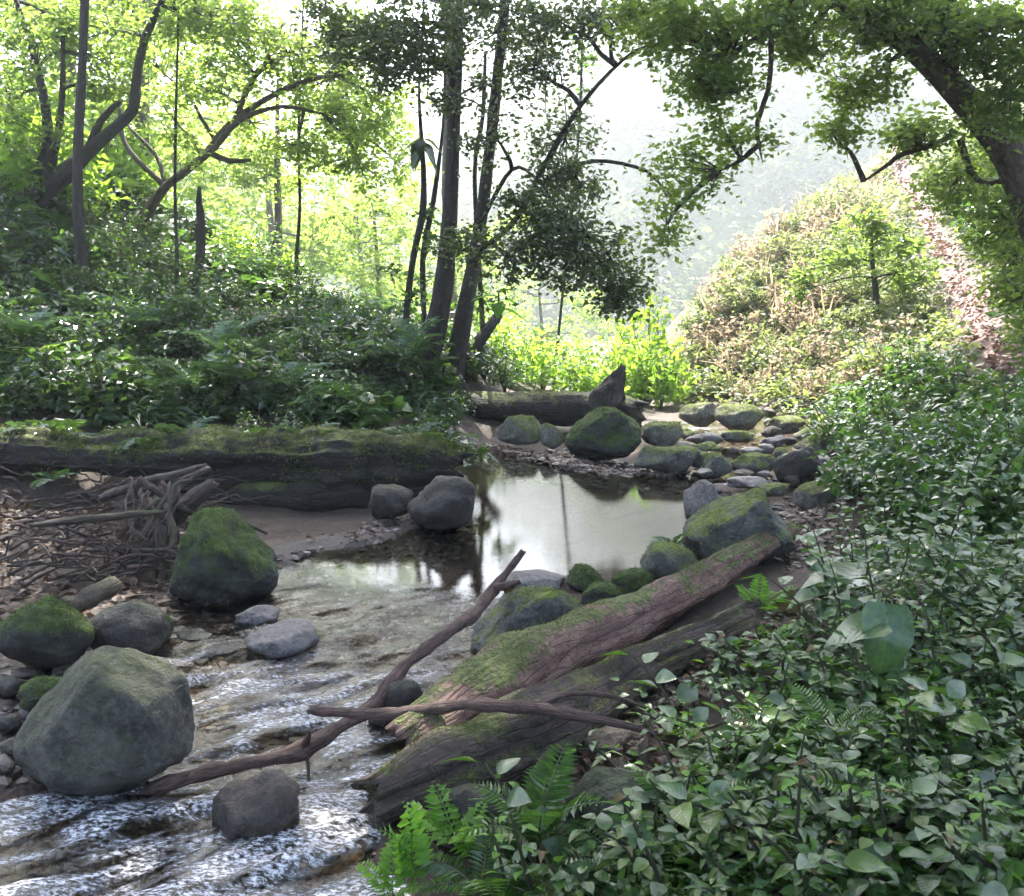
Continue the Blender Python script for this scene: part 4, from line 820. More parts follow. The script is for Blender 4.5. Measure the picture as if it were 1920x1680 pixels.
# thin saplings
for k, (pts, bl, lab) in enumerate([
    ([(332, 560, 12, 4), (331, 460, 12, 3.5), (328, 360, 12, 3), (330, 200, 12, 2.5), (334, 60, 12, 2), (336, -60, 12, 1.5)], [(330, 290, 12, 40, 40, .3, 5)], 'thin upright sapling just left of the broken snag'),
    ([(555, 560, 13.5, 4), (556, 480, 13.5, 4), (562, 390, 13.5, 3), (560, 250, 13.5, 2.5), (566, 80, 13.5, 2), (570, -40, 13.5, 1.5)], [(560, 350, 13.5, 50, 50, .4, 6)], 'thin sapling standing in the bright gap left of the forked tree'),
    ([(762, 590, 11, 6), (775, 480, 11, 6), (792, 400, 11, 6), (794, 320, 11, 5), (786, 180, 11, 3), (792, 60, 11, 2.5), (796, -40, 11, 2)], [(760, 520, 11, 40, 50, .3, 4)], 'slim stem with drooping leaves beside the left trunk of the forked tree'),
    ([(795, 600, 11.2, 5), (793, 480, 11.2, 5), (812, 380, 11.2, 5), (830, 240, 11.2, 2.5), (836, 80, 11.2, 2), (838, -40, 11.2, 1.5)], [(800, 420, 11.2, 30, 60, .3, 4)], 'second slim stem against the left trunk of the forked tree'),
    ([(905, 620, 11.5, 5), (890, 330, 11.5, 4), (905, 220, 11.5, 4), (910, 100, 11.5, 3)], [(900, 560, 11.5, 50, 50, .3, 7)], 'thin stem between the two trunks of the forked tree'),
    ([(1040, 700, 14.5, 3), (1060, 500, 14.5, 2.5), (1085, 250, 14.5, 2.5), (1092, 60, 14.5, 2), (1094, -60, 14.5, 1.5)], [(1090, 120, 14.5, 30, 80, .3, 6)], 'thin straight stem right of the forked tree')]):
    build_tree('sapling', lab, 'sapling', [pxpath(pts)], [blob(*b) for b in bl], M['bark_dark'], M['leaf_sun' if k < 2 else 'leaf_left'], 30 + k, per=34, cl=.2, limb_r=.008, leaf=.08)

# sunlit trees of the valley behind the left bank and the centre
rs = np.random.default_rng(77)
def valley_tree(seed):
    rs = np.random.default_rng(seed); h = 1.0
    tr = np.array([[0, 0, -.3, .1], [.1, 0, 1.5, .085], [.0, .1, 3.0, .065], [.15, .1, 4.6, .03]])
    bl = [((rs.normal(0, .9), rs.normal(0, .9), rs.uniform(2.2, 5.2)), (rs.uniform(.7, 1.3),) * 3, 11) for _ in range(9)]
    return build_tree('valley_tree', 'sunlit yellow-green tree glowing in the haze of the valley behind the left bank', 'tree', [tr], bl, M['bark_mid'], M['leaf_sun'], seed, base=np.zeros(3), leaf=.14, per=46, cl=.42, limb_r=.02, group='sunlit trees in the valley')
vt = [valley_tree(201), valley_tree(202), valley_tree(203)]
spots = [(-6.9, 19, 1.25), (-8.6, 24, 1.5), (-8.9, 20.5, 1.4), (-1.4, 26, 1.0), (-11, 19, 1.4), (-6.6, 28, 1.6), (-9.4, 17.2, 1.2), (-13, 25, 1.8), (-5.0, 34, 1.5), (-12.5, 15.5, 1.3), (-10.5, 33, 1.9), (1.0, 35, 1.0), (-14.5, 20, 1.6), (-2.9, 22, .8), (-4.6, 19.5, .85)]
for k, (x, y, s) in enumerate(spots):
    t = vt[k] if k < 3 else copy_tree(vt[k % 3])
    t.location = (x, y, gz(x, y)); t.rotation_euler = (0, 0, rs.random() * 6.28); t.scale = (s,) * 3
    t['label'] = 'sunlit yellow-green tree in the valley haze ' + ('seen through the arching tree' if x > -8 else 'behind the leaning tree at the left picture edge' if x > -12 else 'beyond the left picture edge slope'); t['group'] = t['label']
    if x > -2: t['label'] = 'sunlit tree glowing in the haze behind the forked tree'; t['group'] = 'sunlit trees behind the forked tree'

# ------------------------------------------------------------------ shrubs
def shrub_proto(name, mat, seed, r=.45, h=.5, n=420, leaf=.075, tilt=.45, tpl='l4', label='', cat='shrub', group=None):
    rs = np.random.default_rng(seed); R_ = root(name, (0, 0, 0), label, cat, group)
    st = []
    tips = []
    for k in range(9):
        a_ = rs.random() * 6.28; q = rs.uniform(.2, .9) * r; tip = np.array([math.cos(a_) * q, math.sin(a_) * q, h * rs.uniform(.45, 1.0)]); tips.append(tip)
        st.append(tube(twig((0, 0, -.03), tip, .008, .003, rs, .1, 4), 5, .12, .02, 5))
    V, f = cat_meshes([(s[0], s[1]) for s in st]); part('stem', V, f, M['stem'], R_, np.vstack([s[2] for s in st]))
    d = rs.normal(size=(n, 3)); d /= np.linalg.norm(d, axis=1)[:, None]; d[:, 2] = np.abs(d[:, 2])
    P_ = d * (rs.random((n, 1)) ** .5) * np.array([r, r, h]); P_ += .12 * r * np.column_stack([fbm(P_ * 5, 2)] * 3)
    tips = np.array(tips); near = tips[np.argmin(np.linalg.norm(P_[:, None] - tips[None], axis=2), axis=1)]; P_ = P_ * .72 + near * .28
    V, f = leaves(P_, leaf * (.55 + .8 * rs.random(n)), tilt, rs, tpl); part('foliage', V, f, mat, R_, None, 'stuff', False)
    return R_
def place(protos, used_, loc, s, rz, label=None, group=None, zs=None):
    k = random.randrange(len(protos)); P_ = protos[k]
    if (id(P_) in used_): o = copy_tree(P_)
    else: used_.add(id(P_)); o = P_
    o.location = tuple(map(float, loc)); o.rotation_euler = (0, 0, rz); o.scale = (s, s, s * (zs or 1))
    if label: o['label'] = label
    if group: o['group'] = group
    return o
def zoned(base, p, zones):              # which neighbour a plant stands by
    for x0, x1, y0, y1, ph in zones:
        if x0 <= p[0] < x1 and y0 <= p[1] < y1: return base + ' ' + ph, base + ' ' + ph
    return base, base
used_ = set()
Z_NEAR = [(0, 1130, 0, 1900, 'at the bottom edge around the mossy rock top'), (1130, 1330, 1560, 1900, 'at the bottom edge below the grey stained rock'), (1130, 1440, 0, 1560, 'between the dark fallen log and the feathery grey-green fern'),
          (1440, 1640, 0, 1420, 'on the bank below the hanging heart-shaped leaf'), (1440, 1640, 1420, 1580, 'around the brown mossy mound'), (1330, 1640, 1580, 1900, 'at the bottom edge below the brown mossy mound'),
          (1640, 2000, 0, 1400, 'at the right picture edge below the tall leafy plants'), (1640, 2000, 1400, 1560, 'at the right picture edge level with the mossy mound'), (1640, 2000, 1560, 1900, 'in the bottom right corner'), (1330, 1440, 0, 1900, 'left of the brown mossy mound')]
Z_TALL = [(0, 1700, 0, 1080, 'right of the big moss-topped boulder by the pool'), (0, 1720, 1080, 1400, 'around the big heart-shaped leaves'), (1700, 2000, 0, 1060, 'at the right picture edge level with the pool'), (1700, 2000, 1060, 1400, 'at the right picture edge beside the heart-shaped leaves')]
Z_LEFT = [(-99, 160, 0, 900, 'at the left picture edge above the long mossy log'), (160, 330, 0, 690, 'on the bank between the leaning tree and the large grey-green fern'), (160, 330, 690, 900, 'along the long mossy log left of the large fern'),
          (330, 520, 0, 690, 'on the bank above the large grey-green fern'), (330, 520, 690, 900, 'around the large fern behind the long mossy log'), (520, 700, 0, 690, 'on the bank left of the forked tree'), (520, 700, 690, 900, 'along the right half of the long mossy log'), (700, 900, 0, 900, 'at the foot of the forked tree')]
Z_CREST = [(-99, 160, 0, 900, 'under the leaning tree at the left picture edge'), (160, 400, 0, 900, 'at the foot of the arching tree'), (400, 640, 0, 900, 'on the crest right of the broken snag'), (640, 900, 0, 900, 'on the crest left of the forked tree')]
Z_SLOPE = [(0, 1420, 0, 620, 'high on the left rim of the dry right slope'), (0, 1420, 620, 900, 'at the left foot of the dry right slope'), (1420, 1600, 0, 480, 'near the top of the dry right slope'), (1420, 1600, 480, 650, 'in the middle of the dry right slope'), (1420, 1600, 650, 900, 'low on the right slope above the stones'),
           (1600, 1900, 0, 480, 'beside the upper end of the steep path'), (1600, 1900, 480, 900, 'around the small spreading tree beside the steep path')]
Z_BANK = [(0, 1700, 0, 880, 'right of the dark shaggy rock by the shallows'), (0, 1760, 880, 1200, 'behind the tall plants level with the pool'), (1700, 1830, 0, 880, 'at the lower end of the steep path'), (1760, 2100, 0, 800, 'at the right picture edge beside the path'), (1760, 2100, 800, 1200, 'at the right picture edge below the path')]
rs = np.random.default_rng(88)
L_left = [shrub_proto('leafy_shrub', M[m_], 300 + k, r=r_, h=h_, n=n_, leaf=l_, tilt=t_, tpl=tp, label='x', cat='shrub') for k, (m_, r_, h_, n_, l_, t_, tp) in enumerate([('leaf_left', .42, .42, 340, .075, .45, 'l4'), ('leaf_left', .40, .6, 300, .10, .5, 'l4'), ('leaf_left', .45, .35, 150, .17, .35, 'l4'), ('leaf_left', .36, .75, 420, .06, .6, 'l4'), ('leaf_near2', .45, .4, 260, .15, .4, 'narrow'), ('leaf_near', .4, .3, 120, .2, .4, 'l4')])]
for p in px_scatter([(-40, 560), (300, 560), (560, 560), (780, 600), (840, 690), (850, 800), (600, 812), (-40, 805)], 105, 1, 34):
    g_ = GP(*p)
    place(L_left, used_, g_, rs.uniform(.7, 1.15), rs.random() * 6.28, *zoned('glossy-leaved shrub', p, Z_LEFT))
for p in px_scatter([(-40, 420), (120, 380), (420, 470), (800, 520), (800, 600), (560, 560), (-40, 560)], 46, 2, 34):
    place(L_left, used_, GP(*p), rs.uniform(.8, 1.3), rs.random() * 6.28, *zoned('leafy shrub', p, Z_CREST))
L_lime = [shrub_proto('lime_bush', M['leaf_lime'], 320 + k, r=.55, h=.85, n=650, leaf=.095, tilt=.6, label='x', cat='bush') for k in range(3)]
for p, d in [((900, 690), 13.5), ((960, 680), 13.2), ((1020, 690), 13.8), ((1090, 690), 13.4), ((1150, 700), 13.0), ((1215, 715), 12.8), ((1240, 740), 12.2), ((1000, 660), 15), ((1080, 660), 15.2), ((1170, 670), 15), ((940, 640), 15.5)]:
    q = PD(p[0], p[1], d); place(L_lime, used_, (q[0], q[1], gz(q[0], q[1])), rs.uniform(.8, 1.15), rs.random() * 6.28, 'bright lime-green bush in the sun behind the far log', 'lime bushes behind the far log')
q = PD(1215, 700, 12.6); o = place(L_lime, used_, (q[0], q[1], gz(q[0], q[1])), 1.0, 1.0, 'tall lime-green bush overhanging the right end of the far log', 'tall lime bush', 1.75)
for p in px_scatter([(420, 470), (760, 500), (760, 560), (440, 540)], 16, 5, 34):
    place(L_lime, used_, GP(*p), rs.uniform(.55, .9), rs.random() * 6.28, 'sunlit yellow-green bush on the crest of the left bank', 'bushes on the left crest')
for p in px_scatter([(-20, 300), (60, 270), (230, 330), (250, 400), (120, 420), (-20, 420)], 16, 15, 34):
    place(L_lime, used_, GP(*p), rs.uniform(1.3, 2.0), rs.random() * 6.28, 'tall sunlit bush on the slope behind the leaning tree', 'bushes behind the leaning tree')
for p in px_scatter([(860, 690), (960, 690), (960, 740), (880, 745)], 7, 16, 24):
    place(L_left, used_, GP(*p), rs.uniform(.6, .9), rs.random() * 6.28, 'leafy shrub between the forked tree and the far log', 'shrubs between forked tree and far log')
L_slope = [shrub_proto('slope_shrub', M['leaf_slope'], 340 + k, r=.5, h=.55, n=420, leaf=.085, tilt=.6, label='x', cat='shrub') for k in range(3)]
L_slope += [shrub_proto('slope_shrub', M['straw'], 350 + k, r=.42, h=.6, n=300, leaf=.085, tilt=.8, label='x', cat='shrub') for k in range(2)]
for p in px_scatter([(1275, 640), (1330, 560), (1500, 390), (1640, 290), (1720, 300), (1690, 420), (1760, 560), (1830, 680), (1700, 720), (1500, 770), (1290, 750)], 125, 6, 27):
    g_ = GP(*p)
    if path_dist(g_[None, :2])[0] < .65: continue
    place(L_slope, used_, g_, rs.uniform(.5, .95) , rs.random() * 6.28, *zoned('sun-bleached shrub', p, Z_SLOPE))
L_right = [shrub_proto('bank_shrub', M['leaf_near'], 360 + k, r=.42, h=.6, n=330, leaf=.095, tilt=.45, label='x', cat='shrub') for k in range(3)]
for p in px_scatter([(1560, 800), (1700, 720), (1850, 700), (1960, 640), (1960, 1050), (1600, 960)], 46, 7, 40):
    g_ = GP(*p)
    if path_dist(g_[None, :2])[0] < .5: continue
    place(L_right, used_, g_, rs.uniform(.6, 1.0), rs.random() * 6.28, *zoned('dark green leafy shrub', p, Z_BANK))
for p in px_scatter([(1760, 400), (1800, 360), (1980, 330), (1990, 720), (1900, 720), (1840, 570)], 42, 8, 30):
    g_ = GP(*p)
    if path_dist(g_[None, :2])[0] < .36: continue
    place(L_right, used_, g_, rs.uniform(.8, 1.3), rs.random() * 6.28, 'bushy shrub right of the steep path under the leaning tree', 'shrubs right of the path')
q = PD(1640, 600, 12.3); q = np.array([q[0], q[1], gz(q[0], q[1])])
build_tree('slope_tree', 'small spreading tree with a dark trunk on the right slope beside the path', 'tree', [np.array([[*(q - [0, 0, .1]), .05], [*(q + [.0, 0, .4]), .04], [*(q + [-.08, 0, .85]), .025], [*(q + [-.1, 0, 1.2]), .012]])],
    [(q + np.array(c), r, k) for c, r, k in [((-.5, 0, .8), (.55, .5, .22), 14), ((.25, 0, 1.0), (.5, .5, .25), 14), ((-.1, -.1, 1.25), (.5, .4, .2), 12), ((.5, -.1, .65), (.4, .4, .2), 10), ((-.9, 0, .5), (.3, .3, .2), 6)]], M['bark_dark'], M['leaf_right'], 91, leaf=.08, per=50, cl=.2, limb_r=.012)

# dry grass on the right slope
rs = np.random.default_rng(95)
sp = [PD(*c)[:2] for c in [(1265, 720, 13.4), (1290, 620, 14.6), (1500, 400, 17), (1640, 300, 19.5), (1690, 380, 17.2), (1600, 560, 13.5), (1450, 740, 12)]]
p = scatter_world(sp, 1200, 12); p = p[path_dist(p[:, :2]) > .4]
dd = rs.normal(size=(len(p), 3)) * .45; dd[:, 2] = 1
V, f = leaves(p, .30 + .35 * rs.random(len(p)), 1.0, rs, 'blade', dirs=dd)
tag(link('dry_grass', new_mesh('dry_grass', V, f, M['straw'], smooth=False)), 'pinkish dry grass and stalks on the sunlit right slope', 'grass', kind='stuff')

# ------------------------------------------------------------------ broad-leaved plants with single leaves
def broad_leaf(name, mat, wid=.34, droop=.25, fold=.12, heart=0.0, serr=0.0):
    t = np.array([0, .05, .14, .28, .44, .6, .76, .9, 1.0]); w = wid * (np.array([.06, .72, .95, 1.0, .93, .76, .5, .22, 0]) if heart else np.array([.02, .3, .66, .95, 1.0, .86, .58, .26, 0])); V, F_ = [], []
    for i, (tt, ww) in enumerate(zip(t, w)):
        z = -droop * tt ** 2
        V += [(-ww, tt - heart * (.16, .2, .13, .05, 0, 0, 0, 0, 0)[i], z + fold * ww + .02 * math.sin(i * 2.1)), (0, tt, z), (ww, tt - heart * (.16, .2, .13, .05, 0, 0, 0, 0, 0)[i], z + fold * ww + .02 * math.cos(i * 1.7))]
    for i in range(len(t) - 1):
        a_, b_ = 3 * i, 3 * i + 3
        F_ += [(a_, a_ + 1, b_ + 1, b_), (a_ + 1, a_ + 2, b_ + 2, b_ + 1)]
    Va = np.array(V); uv = np.column_stack([.5 + .5 * Va[:, 0] / wid, Va[:, 1].clip(0, 1)])
    return new_mesh(name, V, F_, mat, uv)
LEAFM = [broad_leaf('leaf', M['leaf_near'], .30, .25, .3), broad_leaf('leaf', M['leaf_near'], .36, .4, .2), broad_leaf('leaf', M['leaf_near2'], .33, .3, .25), broad_leaf('leaf', M['leaf_bright'], .30, .3, .25), broad_leaf('leaf', M['leaf_near'], .17, .45, .3), broad_leaf('leaf', M['leaf_dry'], .26, .7, .5), broad_leaf('leaf', M['leaf_near2'], .42, .2, .15, .8)]
BIG = broad_leaf('leaf', M['leaf_near2'], .44, .45, .16, 1.0)
def rot_to(d, up_):
    y = Vector(d).normalized(); z = Vector(up_); z = (z - y * z.dot(y)).normalized(); x = y.cross(z)
    return Matrix((x, y, z)).transposed()
def plant_proto(seed, nl, h, size, kinds, label, group, name='broadleaf_plant'):
    rs = np.random.default_rng(seed); R_ = root(name, (0, 0, 0), label, 'plant', group)
    lean = rs.normal(0, .12, 2); top = np.array([lean[0], lean[1], h])
    V, f, uv = tube(twig((0, 0, -.03), top, .006, .0025, rs, .0, 4, wob=.05), 5, .08, .02, 5); part('stem', V, f, M['stem'], R_, uv)
    a_ = rs.random() * 6.28
    for k in range(nl):
        t = (k + 1) / nl; a_ += 2.4 + rs.normal(0, .3); el = .15 + .4 * rs.random() - .25 * (1 - t)
        d = np.array([math.cos(a_) * math.cos(el), math.sin(a_) * math.cos(el), math.sin(el)])
        s = size * (.65 + .6 * rs.random()) * (1.1 - .35 * t)
        o = link('leaf', LEAFM[kinds[int(rs.integers(len(kinds)))]], R_)
        o.matrix_local = Matrix.Translation(tuple(top * t ** .8 + d * .015)) @ (rot_to(d, np.array([0, 0, 1]) + rs.normal(0, .42, 3)) @ Matrix.Diagonal((s, s, s))).to_4x4()
    return R_
gl_near = 'low broad-leaved plant in the dense green carpet of the near right bank'
PP = [plant_proto(400 + k, n_, h_, s_, kk, gl_near, 'plants carpeting the near right bank') for k, (n_, h_, s_, kk) in enumerate([(9, .09, .05, (0, 1, 1)), (12, .13, .044, (0, 0, 1, 5)), (9, .08, .065, (1, 6)), (13, .15, .042, (0, 2)), (10, .10, .06, (2, 0, 2)), (6, .14, .09, (0, 2, 6)), (14, .16, .055, (4,)), (12, .20, .04, (4, 4, 3)), (8, .06, .036, (3, 1)), (9, .05, .034, (6, 6, 5))])]
near_pts = px_scatter([(1030, 1640), (1100, 1645), (1240, 1610), (1250, 1470), (1230, 1400), (1330, 1320), (1480, 1240), (1640, 1230), (1960, 1240), (1960, 1740), (940, 1740), (960, 1670)], 290, 11, 22)
gap_pts = px_scatter([(1490, 1195), (1540, 1235), (1390, 1310), (1240, 1410), (1190, 1400), (1330, 1295)], 26, 13, 24)
usedp = set(); rs = np.random.default_rng(99)
for p in near_pts:
    place(PP, usedp, GP(*p), rs.uniform(.8, 1.35), rs.random() * 6.28, *zoned('low broad-leaved plant', p, Z_NEAR))
for p in gap_pts:
    place(PP, usedp, GP(*p), rs.uniform(.45, .7), rs.random() * 6.28, 'small sprouting plant in the leaf litter along the dark fallen log', 'small plants along the dark fallen log')
gl_up = 'taller leafy plant on the right bank between the big boulder and the picture edge'
PU = [plant_proto(420 + k, n_, h_, s_, kk, gl_up, 'taller plants on the right bank') for k, (n_, h_, s_, kk) in enumerate([(14, .42, .085, (0, 2)), (16, .55, .08, (0, 1)), (12, .32, .095, (2, 1)), (10, .24, .08, (0, 2))])]
for p in px_scatter([(1590, 1040), (1650, 960), (1960, 920), (1960, 1250), (1640, 1260), (1560, 1230), (1560, 1130)], 70, 12, 30):
    place(PU, usedp, GP(*p), rs.uniform(.65, 1.0), rs.random() * 6.28, *zoned('tall leafy plant', p, Z_TALL))
def single_leaf_plant(label, px, py, z, size, yaw, tilt, name='large_leaf_plant', mesh=None, up=(0, 0, 1)):
    p = PZ(px, py, z); g_ = np.array([p[0], p[1] + .05, gz(p[0], p[1] + .05)]); R_ = root(name, g_, label, 'plant')
    V, f, uv = tube(np.array([[*(g_ - [0, 0, .02]), .007], [*(g_ * .5 + p * .5 + [0, .04, .02]), .006], [*p, .004]]), 6, .05, .02, 5); part('stem', V, f, M['stem'], R_, uv)
    o = link('leaf', mesh or BIG, R_); d = (math.cos(yaw) * math.cos(tilt), math.sin(yaw) * math.cos(tilt), math.sin(tilt))
    o.matrix_local = Matrix.Translation(tuple(p - g_)) @ (rot_to(d, up) @ Matrix.Diagonal((size,) * 3)).to_4x4(); return R_
single_leaf_plant('big grey-green heart-shaped leaf hanging point down right of the fallen trunks', 1662, 1150, .5, .21, -1.75, -.95, up=(.1, -.9, .4))
single_leaf_plant('big grey leaf beside and behind the hanging heart-shaped leaf', 1650, 1172, .47, .18, 3.0, -.1, up=(0, -.25, 1))
single_leaf_plant('broad pale leaf held flat near the top end of the reddish trunk', 1608, 1080, .42, .28, 3.05, -.1, up=(0, -.12, 1))
single_leaf_plant('yellow-green rounded leaf beside the bright fern on the trunk', 1495, 1132, .26, .12, 3.1, .2, mesh=broad_leaf('leaf', M['leaf_dry'], .42, .4, .3, .6), up=(0, -.8, .6))
# low ground cover under the plants
rs = np.random.default_rng(111)
GC = []
for poly, n, s, hmax in [(pzpoly([(1240, 1540), (1300, 1390), (1480, 1280), (2000, 1180), (2000, 1740), (880, 1740), (1010, 1620)], .15), 12000, .036, .09), (pzpoly([(1560, 1130), (1640, 910), (2100, 850), (2100, 1200), (1480, 1240)], .2), 9000, .042, .2)]:
    p = scatter_world(poly, n, n); p = p[stream_sd(p[:, :2]) > .12]; p[:, 2] += hmax * rs.random(len(p)) * (.5 + .5 * vn(np.column_stack([p[:, :2] * 3, p[:, 0] * 0]))); GC.append(leaves(p, s * (.5 + rs.random(len(p))), .4, rs, 'l4'))
V, f = cat_meshes(GC); tag(link('ground_cover', new_mesh('ground_cover', V, f, M['leaf_near'], smooth=False)), 'dense small-leaved ground cover on the right bank', 'ground cover', kind='stuff')
GC = []
poly = [PD(*c)[:2] for c in [(-60, 800, 8.3), (850, 810, 8.6), (860, 690, 10.8), (760, 600, 13), (400, 480, 15), (0, 400, 12.2), (-120, 500, 11)]]
p = scatter_world(poly, 15000, 5); p[:, 2] += .28 * rs.random(len(p)) * (.5 + .5 * vn(np.column_stack([p[:, :2] * 2, p[:, 0] * 0]))); GC.append(leaves(p, .07 * (.5 + rs.random(len(p))), .45, rs, 'l4'))
V, f = cat_meshes(GC); tag(link('ground_cover', new_mesh('ground_cover', V, f, M['leaf_left'], smooth=False)), 'dense low leaves carpeting the left bank behind the mossy log', 'ground cover', kind='stuff')
GC = []
poly = [PD(*c)[:2] for c in [(1260, 740, 13.4), (1290, 620, 14.6), (1500, 400, 17), (1660, 300, 19.5), (2000, 300, 16), (2100, 700, 8), (1600, 860, 8.8), (1450, 790, 11)]]
p = scatter_world(poly, 15000, 6); p = p[path_dist(p[:, :2]) > .2]; p[:, 2] += .25 * rs.random(len(p)); GC.append(leaves(p, .09 * (.5 + rs.random(len(p))), .6, rs, 'l4'))
V, f = cat_meshes(GC); tag(link('ground_cover', new_mesh('ground_cover', V, f, M['leaf_slope'], smooth=False)), 'sunlit low growth covering the right slope', 'ground cover', kind='stuff')

# ------------------------------------------------------------------ ferns
def frond(L_, n, wid, mat, seed, curl=.35, tpl='narrow'):
    rs = np.random.default_rng(seed); t = np.linspace(0, 1, n + 1)
    y = L_ * t * (1 - .12 * t); z = L_ * (.45 * t - curl * 1.6 * t ** 2); rach = np.column_stack([t * 0, y, z])
    Vr, fr, _ = tube(np.column_stack([rach[::3], .004 * (1 - .7 * t[::3])]), 4, L_ / 8, 0, 1)
    fr = np.vstack([fr[:, [0, 1, 2]], fr[:, [0, 2, 3]]])
    Lf = [(Vr, fr)]
    for sd in (-1, 1):
        tt = t[2:]; P_ = rach[2:]; w = wid * np.sin(np.clip(.12 + .88 * (1 - tt), 0, 1) ** .8 * math.pi * .62 + .35) * (1 - tt ** 6)
        d = np.column_stack([np.full(len(tt), sd * 1.0), np.full(len(tt), .35), -.12 + .06 * rs.normal(size=len(tt))])
        Lf.append(leaves(P_, np.maximum(w, .01), .12, rs, tpl, dirs=d))
    V, f = cat_meshes(Lf); return new_mesh('frond', V, f, mat, smooth=False)
FR = {'dark': [frond(.55, 22, .13, M['leaf_left'], 7), frond(.6, 24, .12, M['leaf_left'], 8)], 'near': [frond(.34, 20, .085, M['leaf_near'], 1), frond(.40, 22, .09, M['leaf_near'], 2)], 'bright': [frond(.28, 11, .075, M['leaf_bright'], 3, .1, 'l2'), frond(.26, 16, .07, M['leaf_bright'], 4)],
      'grey': [frond(.55, 22, .13, M['leaf_near2'], 5), frond(.5, 20, .12, M['leaf_near2'], 6)]}
def fern(label, loc, kind, n, scale, seed, el=(.35, .9), az=None, name='fern', group=None):
    rs = np.random.default_rng(seed); R_ = root(name, loc, label, 'fern', group)
    for k in range(n):
        a_ = (k / n * 6.28 + rs.normal(0, .25)) if az is None else az + rs.normal(0, .5)
        e_ = rs.uniform(*el); s = scale * rs.uniform(.75, 1.1)
        o = link('frond', FR[kind][k % 2], R_); o.rotation_euler = (e_ - .3, 0, a_); o.scale = (s,) * 3
    return R_
fern('bright green upright fern with paired leaflets at the bottom edge beside the water', PZ(775, 1665, .0), 'bright', 3, 1.0, 1, (1.45, 1.7))
fern('small lime-green fern left of the upright bright one at the bottom edge', PZ(735, 1690, .0), 'bright', 4, .6, 2, (.6, 1.1))
fern('leafy bright fern under the broken trunk end', PZ(860, 1590, .05), 'bright', 7, .75, 3, (.5, 1.0))
fern('green fern with upright fronds right of the broken trunk', PZ(1010, 1590, .08), 'near', 6, .8, 4, (.7, 1.3))
fern('low green fern at the bottom edge of the picture left of the mossy rock top', PZ(900, 1670, .05), 'near', 7, .7, 5, (.4, .9))
fern('feathery grey-green fern in front of the grey stained rock', PZ(1290, 1570, .12), 'near', 7, .75, 6, (.6, 1.2))
fern('fern at the bottom edge right of the mossy rock top', PZ(1180, 1650, .1), 'near', 7, .7, 7, (.4, .9))
fern('bright yellow-green fern growing on the fallen trunk', PZ(1420, 1150, .2), 'bright', 6, .75, 8, (.6, 1.3))
fern('bright fern tuft hanging from the right end of the dark trunk', PZ(1435, 1215, .18), 'bright', 5, .6, 9, (.2, .6))
fern('large grey-green fern in the middle of the left thicket', GP(370, 790) + [0, 0, .28], 'grey', 10, 1.25, 10, (.5, 1.1))
fern('fern with rising fronds above the large one in the left thicket', GP(420, 745) + [0, 0, .35], 'grey', 7, 1.2, 11, (.7, 1.3))
fern('tall layered fern beside the foot of the forked tree', GP(765, 770) + [0, 0, .45], 'grey', 9, 1.3, 12, (.6, 1.3))
fern('fern drooping over the front of the long mossy log', PD(265, 822, 7.1), 'near', 7, .75, 13, (-.1, .7))
fern('pale sunlit fern at the left edge of the left thicket', GP(60, 730) + [0, 0, .35], 'grey', 9, 1.3, 14, (.5, 1.1))
fern('lush fern at the right end of the long mossy log', GP(820, 815), 'grey', 8, .8, 15, (.4, 1.0))
fern('small fern on the left bank in the shadow under the mossy log', PD(100, 900, 6.8), 'near', 6, .7, 16, (.2, .8))
fern('little dark plant at the pool edge in front of the big boulder', PZ(1258, 1030, .08), 'near', 7, .5, 17, (.5, 1.2))
rs = np.random.default_rng(120)
for k, (x_, y_) in enumerate([(345, 822), (430, 826), (500, 820), (575, 826), (640, 820), (705, 826), (770, 824), (835, 834), (130, 812), (40, 806)]):
    fern('dark fern spilling over the top of the long mossy log', PD(x_, y_, 7.22), 'dark' if k % 3 else 'grey', 7, rs.uniform(.5, .85), 210 + k, (-.2, .8), group='ferns spilling over the mossy log')
for k, (x_, y_) in enumerate([(385, 830), (465, 824), (540, 828), (610, 826), (675, 828), (740, 828), (805, 832), (860, 850), (230, 822), (85, 815)]):
    place(L_left, used_, PD(x_, y_, 7.35) - [0, 0, .08], rs.uniform(.35, .6), rs.random() * 6.28, 'small leafy plant sprouting along the top of the long mossy log', 'plants along the mossy log')
for k, p in enumerate(px_scatter([(40, 640), (700, 660), (840, 740), (840, 800), (40, 795)], 16, 21, 90)):
    fern('dark fern scattered among the shrubs behind the long mossy log', GP(*p) + [0, 0, .25], 'grey', 8, rs.uniform(.75, 1.15), 130 + k, (.4, 1.0), group='ferns in the left thicket')
for k, p in enumerate(px_scatter([(1620, 760), (1900, 740), (1900, 1000), (1640, 960)], 8, 22, 80)):
    fern('green fern on the shaded right bank among the dark shrubs', GP(*p), 'near', 7, rs.uniform(1.0, 1.5), 160 + k, (.4, 1.0), group='ferns on the right bank')
for k, p in enumerate(px_scatter([(1320, 1480), (1500, 1380), (1880, 1330), (1880, 1640), (1340, 1640)], 9, 23, 90)):
    fern('small fern half hidden in the leafy carpet of the near right bank', GP(*p), 'near', 6, rs.uniform(.45, .7), 180 + k, (.6, 1.2), group='ferns in the near right carpet')
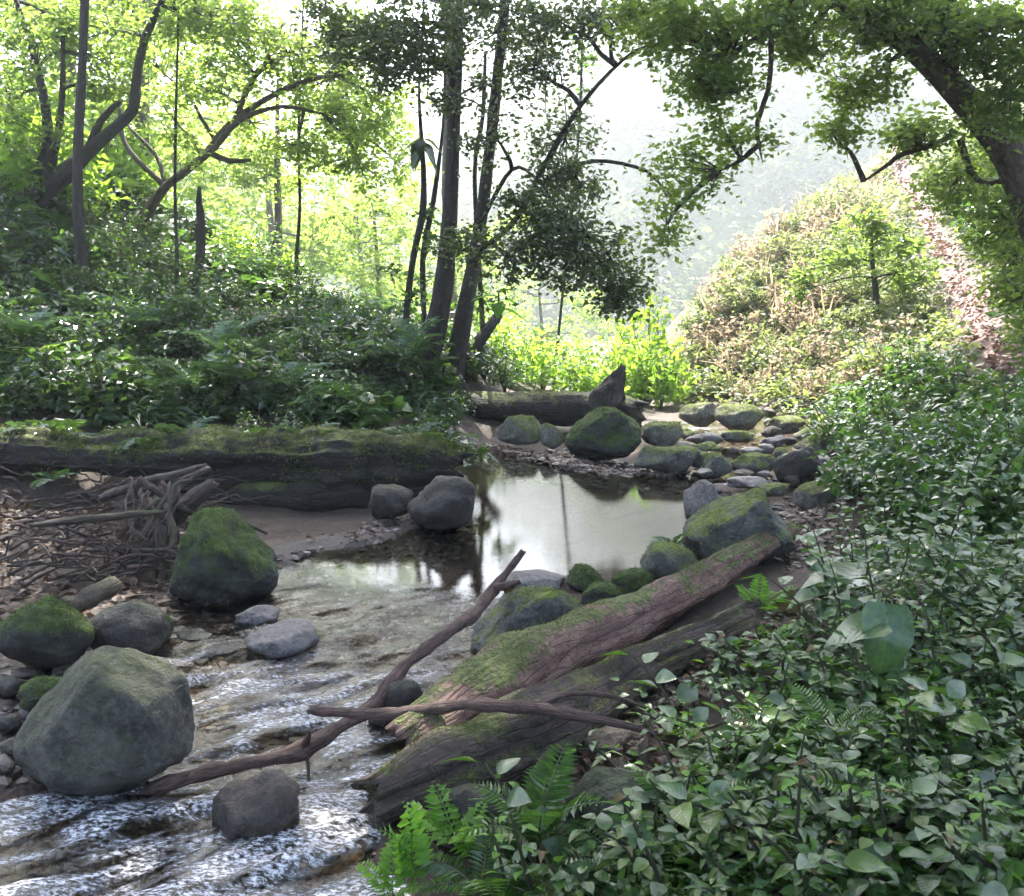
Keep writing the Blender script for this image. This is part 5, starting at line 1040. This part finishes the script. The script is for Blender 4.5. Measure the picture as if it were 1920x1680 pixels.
# upright broad plant on the left crest, and hanging big leaves by the forked tree
def big_leaf_plant(label, base, n, size, h, seed, mesh, el=(.8, 1.3), name='broadleaf_plant'):
    rs = np.random.default_rng(seed); R_ = root(name, base, label, 'plant')
    V, f, uv = tube(np.array([[*(base - [0, 0, .03]), .015], [*(base + [0, 0, h]), .008]]), 6, .1, .02, 5); part('stem', V, f, M['stem'], R_, uv)
    for k in range(n):
        a_ = k * 2.4 + rs.normal(0, .3); e_ = rs.uniform(*el); d = (math.cos(a_) * math.cos(e_), math.sin(a_) * math.cos(e_), math.sin(e_)); s = size * rs.uniform(.7, 1.1)
        o = link('leaf', mesh, R_); o.matrix_local = Matrix.Translation((0, 0, h * (.4 + .6 * k / n))) @ (rot_to(d, (0, 0, 1)) @ Matrix.Diagonal((s,) * 3)).to_4x4()
LONG = broad_leaf('leaf', M['leaf_bright'], .17, .15, .2)
big_leaf_plant('upright bright green plant with long pointed leaves on the left crest', GP(680, 560), 9, .55, .35, 1, LONG)
big_leaf_plant('bright broad leaves glowing right of the forked tree foot', PD(935, 600, 10.2), 6, .32, .3, 2, LEAFM[3], (-.4, .4))
big_leaf_plant('large dark leaves drooping from the slim stem beside the forked tree', PD(790, 285, 10.9), 10, .30, .16, 3, broad_leaf('leaf', M['leaf_tree'], .22, .6, .2), (-.7, .3))
big_leaf_plant('glowing yellow-green leaves at the left picture edge above the log', GP(75, 745), 8, .34, .35, 4, broad_leaf('leaf', M['leaf_lime'], .40, .3, .15), (-.1, .7))

# ------------------------------------------------------------------ haze
m, nt, out, N, L = nodes('valley_haze')
pv = N('VolumePrincipled'); pv.inputs['Color'].default_value = (.88, .93, 1, 1); pv.inputs['Density'].default_value = HAZE; pv.inputs['Anisotropy'].default_value = .55
L(pv.outputs[0], out.inputs['Volume'])
import itertools
lo, hi = np.array([-260., -60, -12]), np.array([260., 400, 104])
V = np.array([[lo[0] if not i_ else hi[0], lo[1] if not j_ else hi[1], lo[2] if not k_ else hi[2]] for i_, j_, k_ in itertools.product((0, 1), repeat=3)])
f = np.array([[0, 1, 3, 2], [4, 6, 7, 5], [0, 4, 5, 1], [2, 3, 7, 6], [0, 2, 6, 4], [1, 5, 7, 3]])
hz_o = link('haze', new_mesh('haze', V, f, m, smooth=False)); tag(hz_o, 'pale sunlit haze filling the valley air', 'haze', kind='stuff')
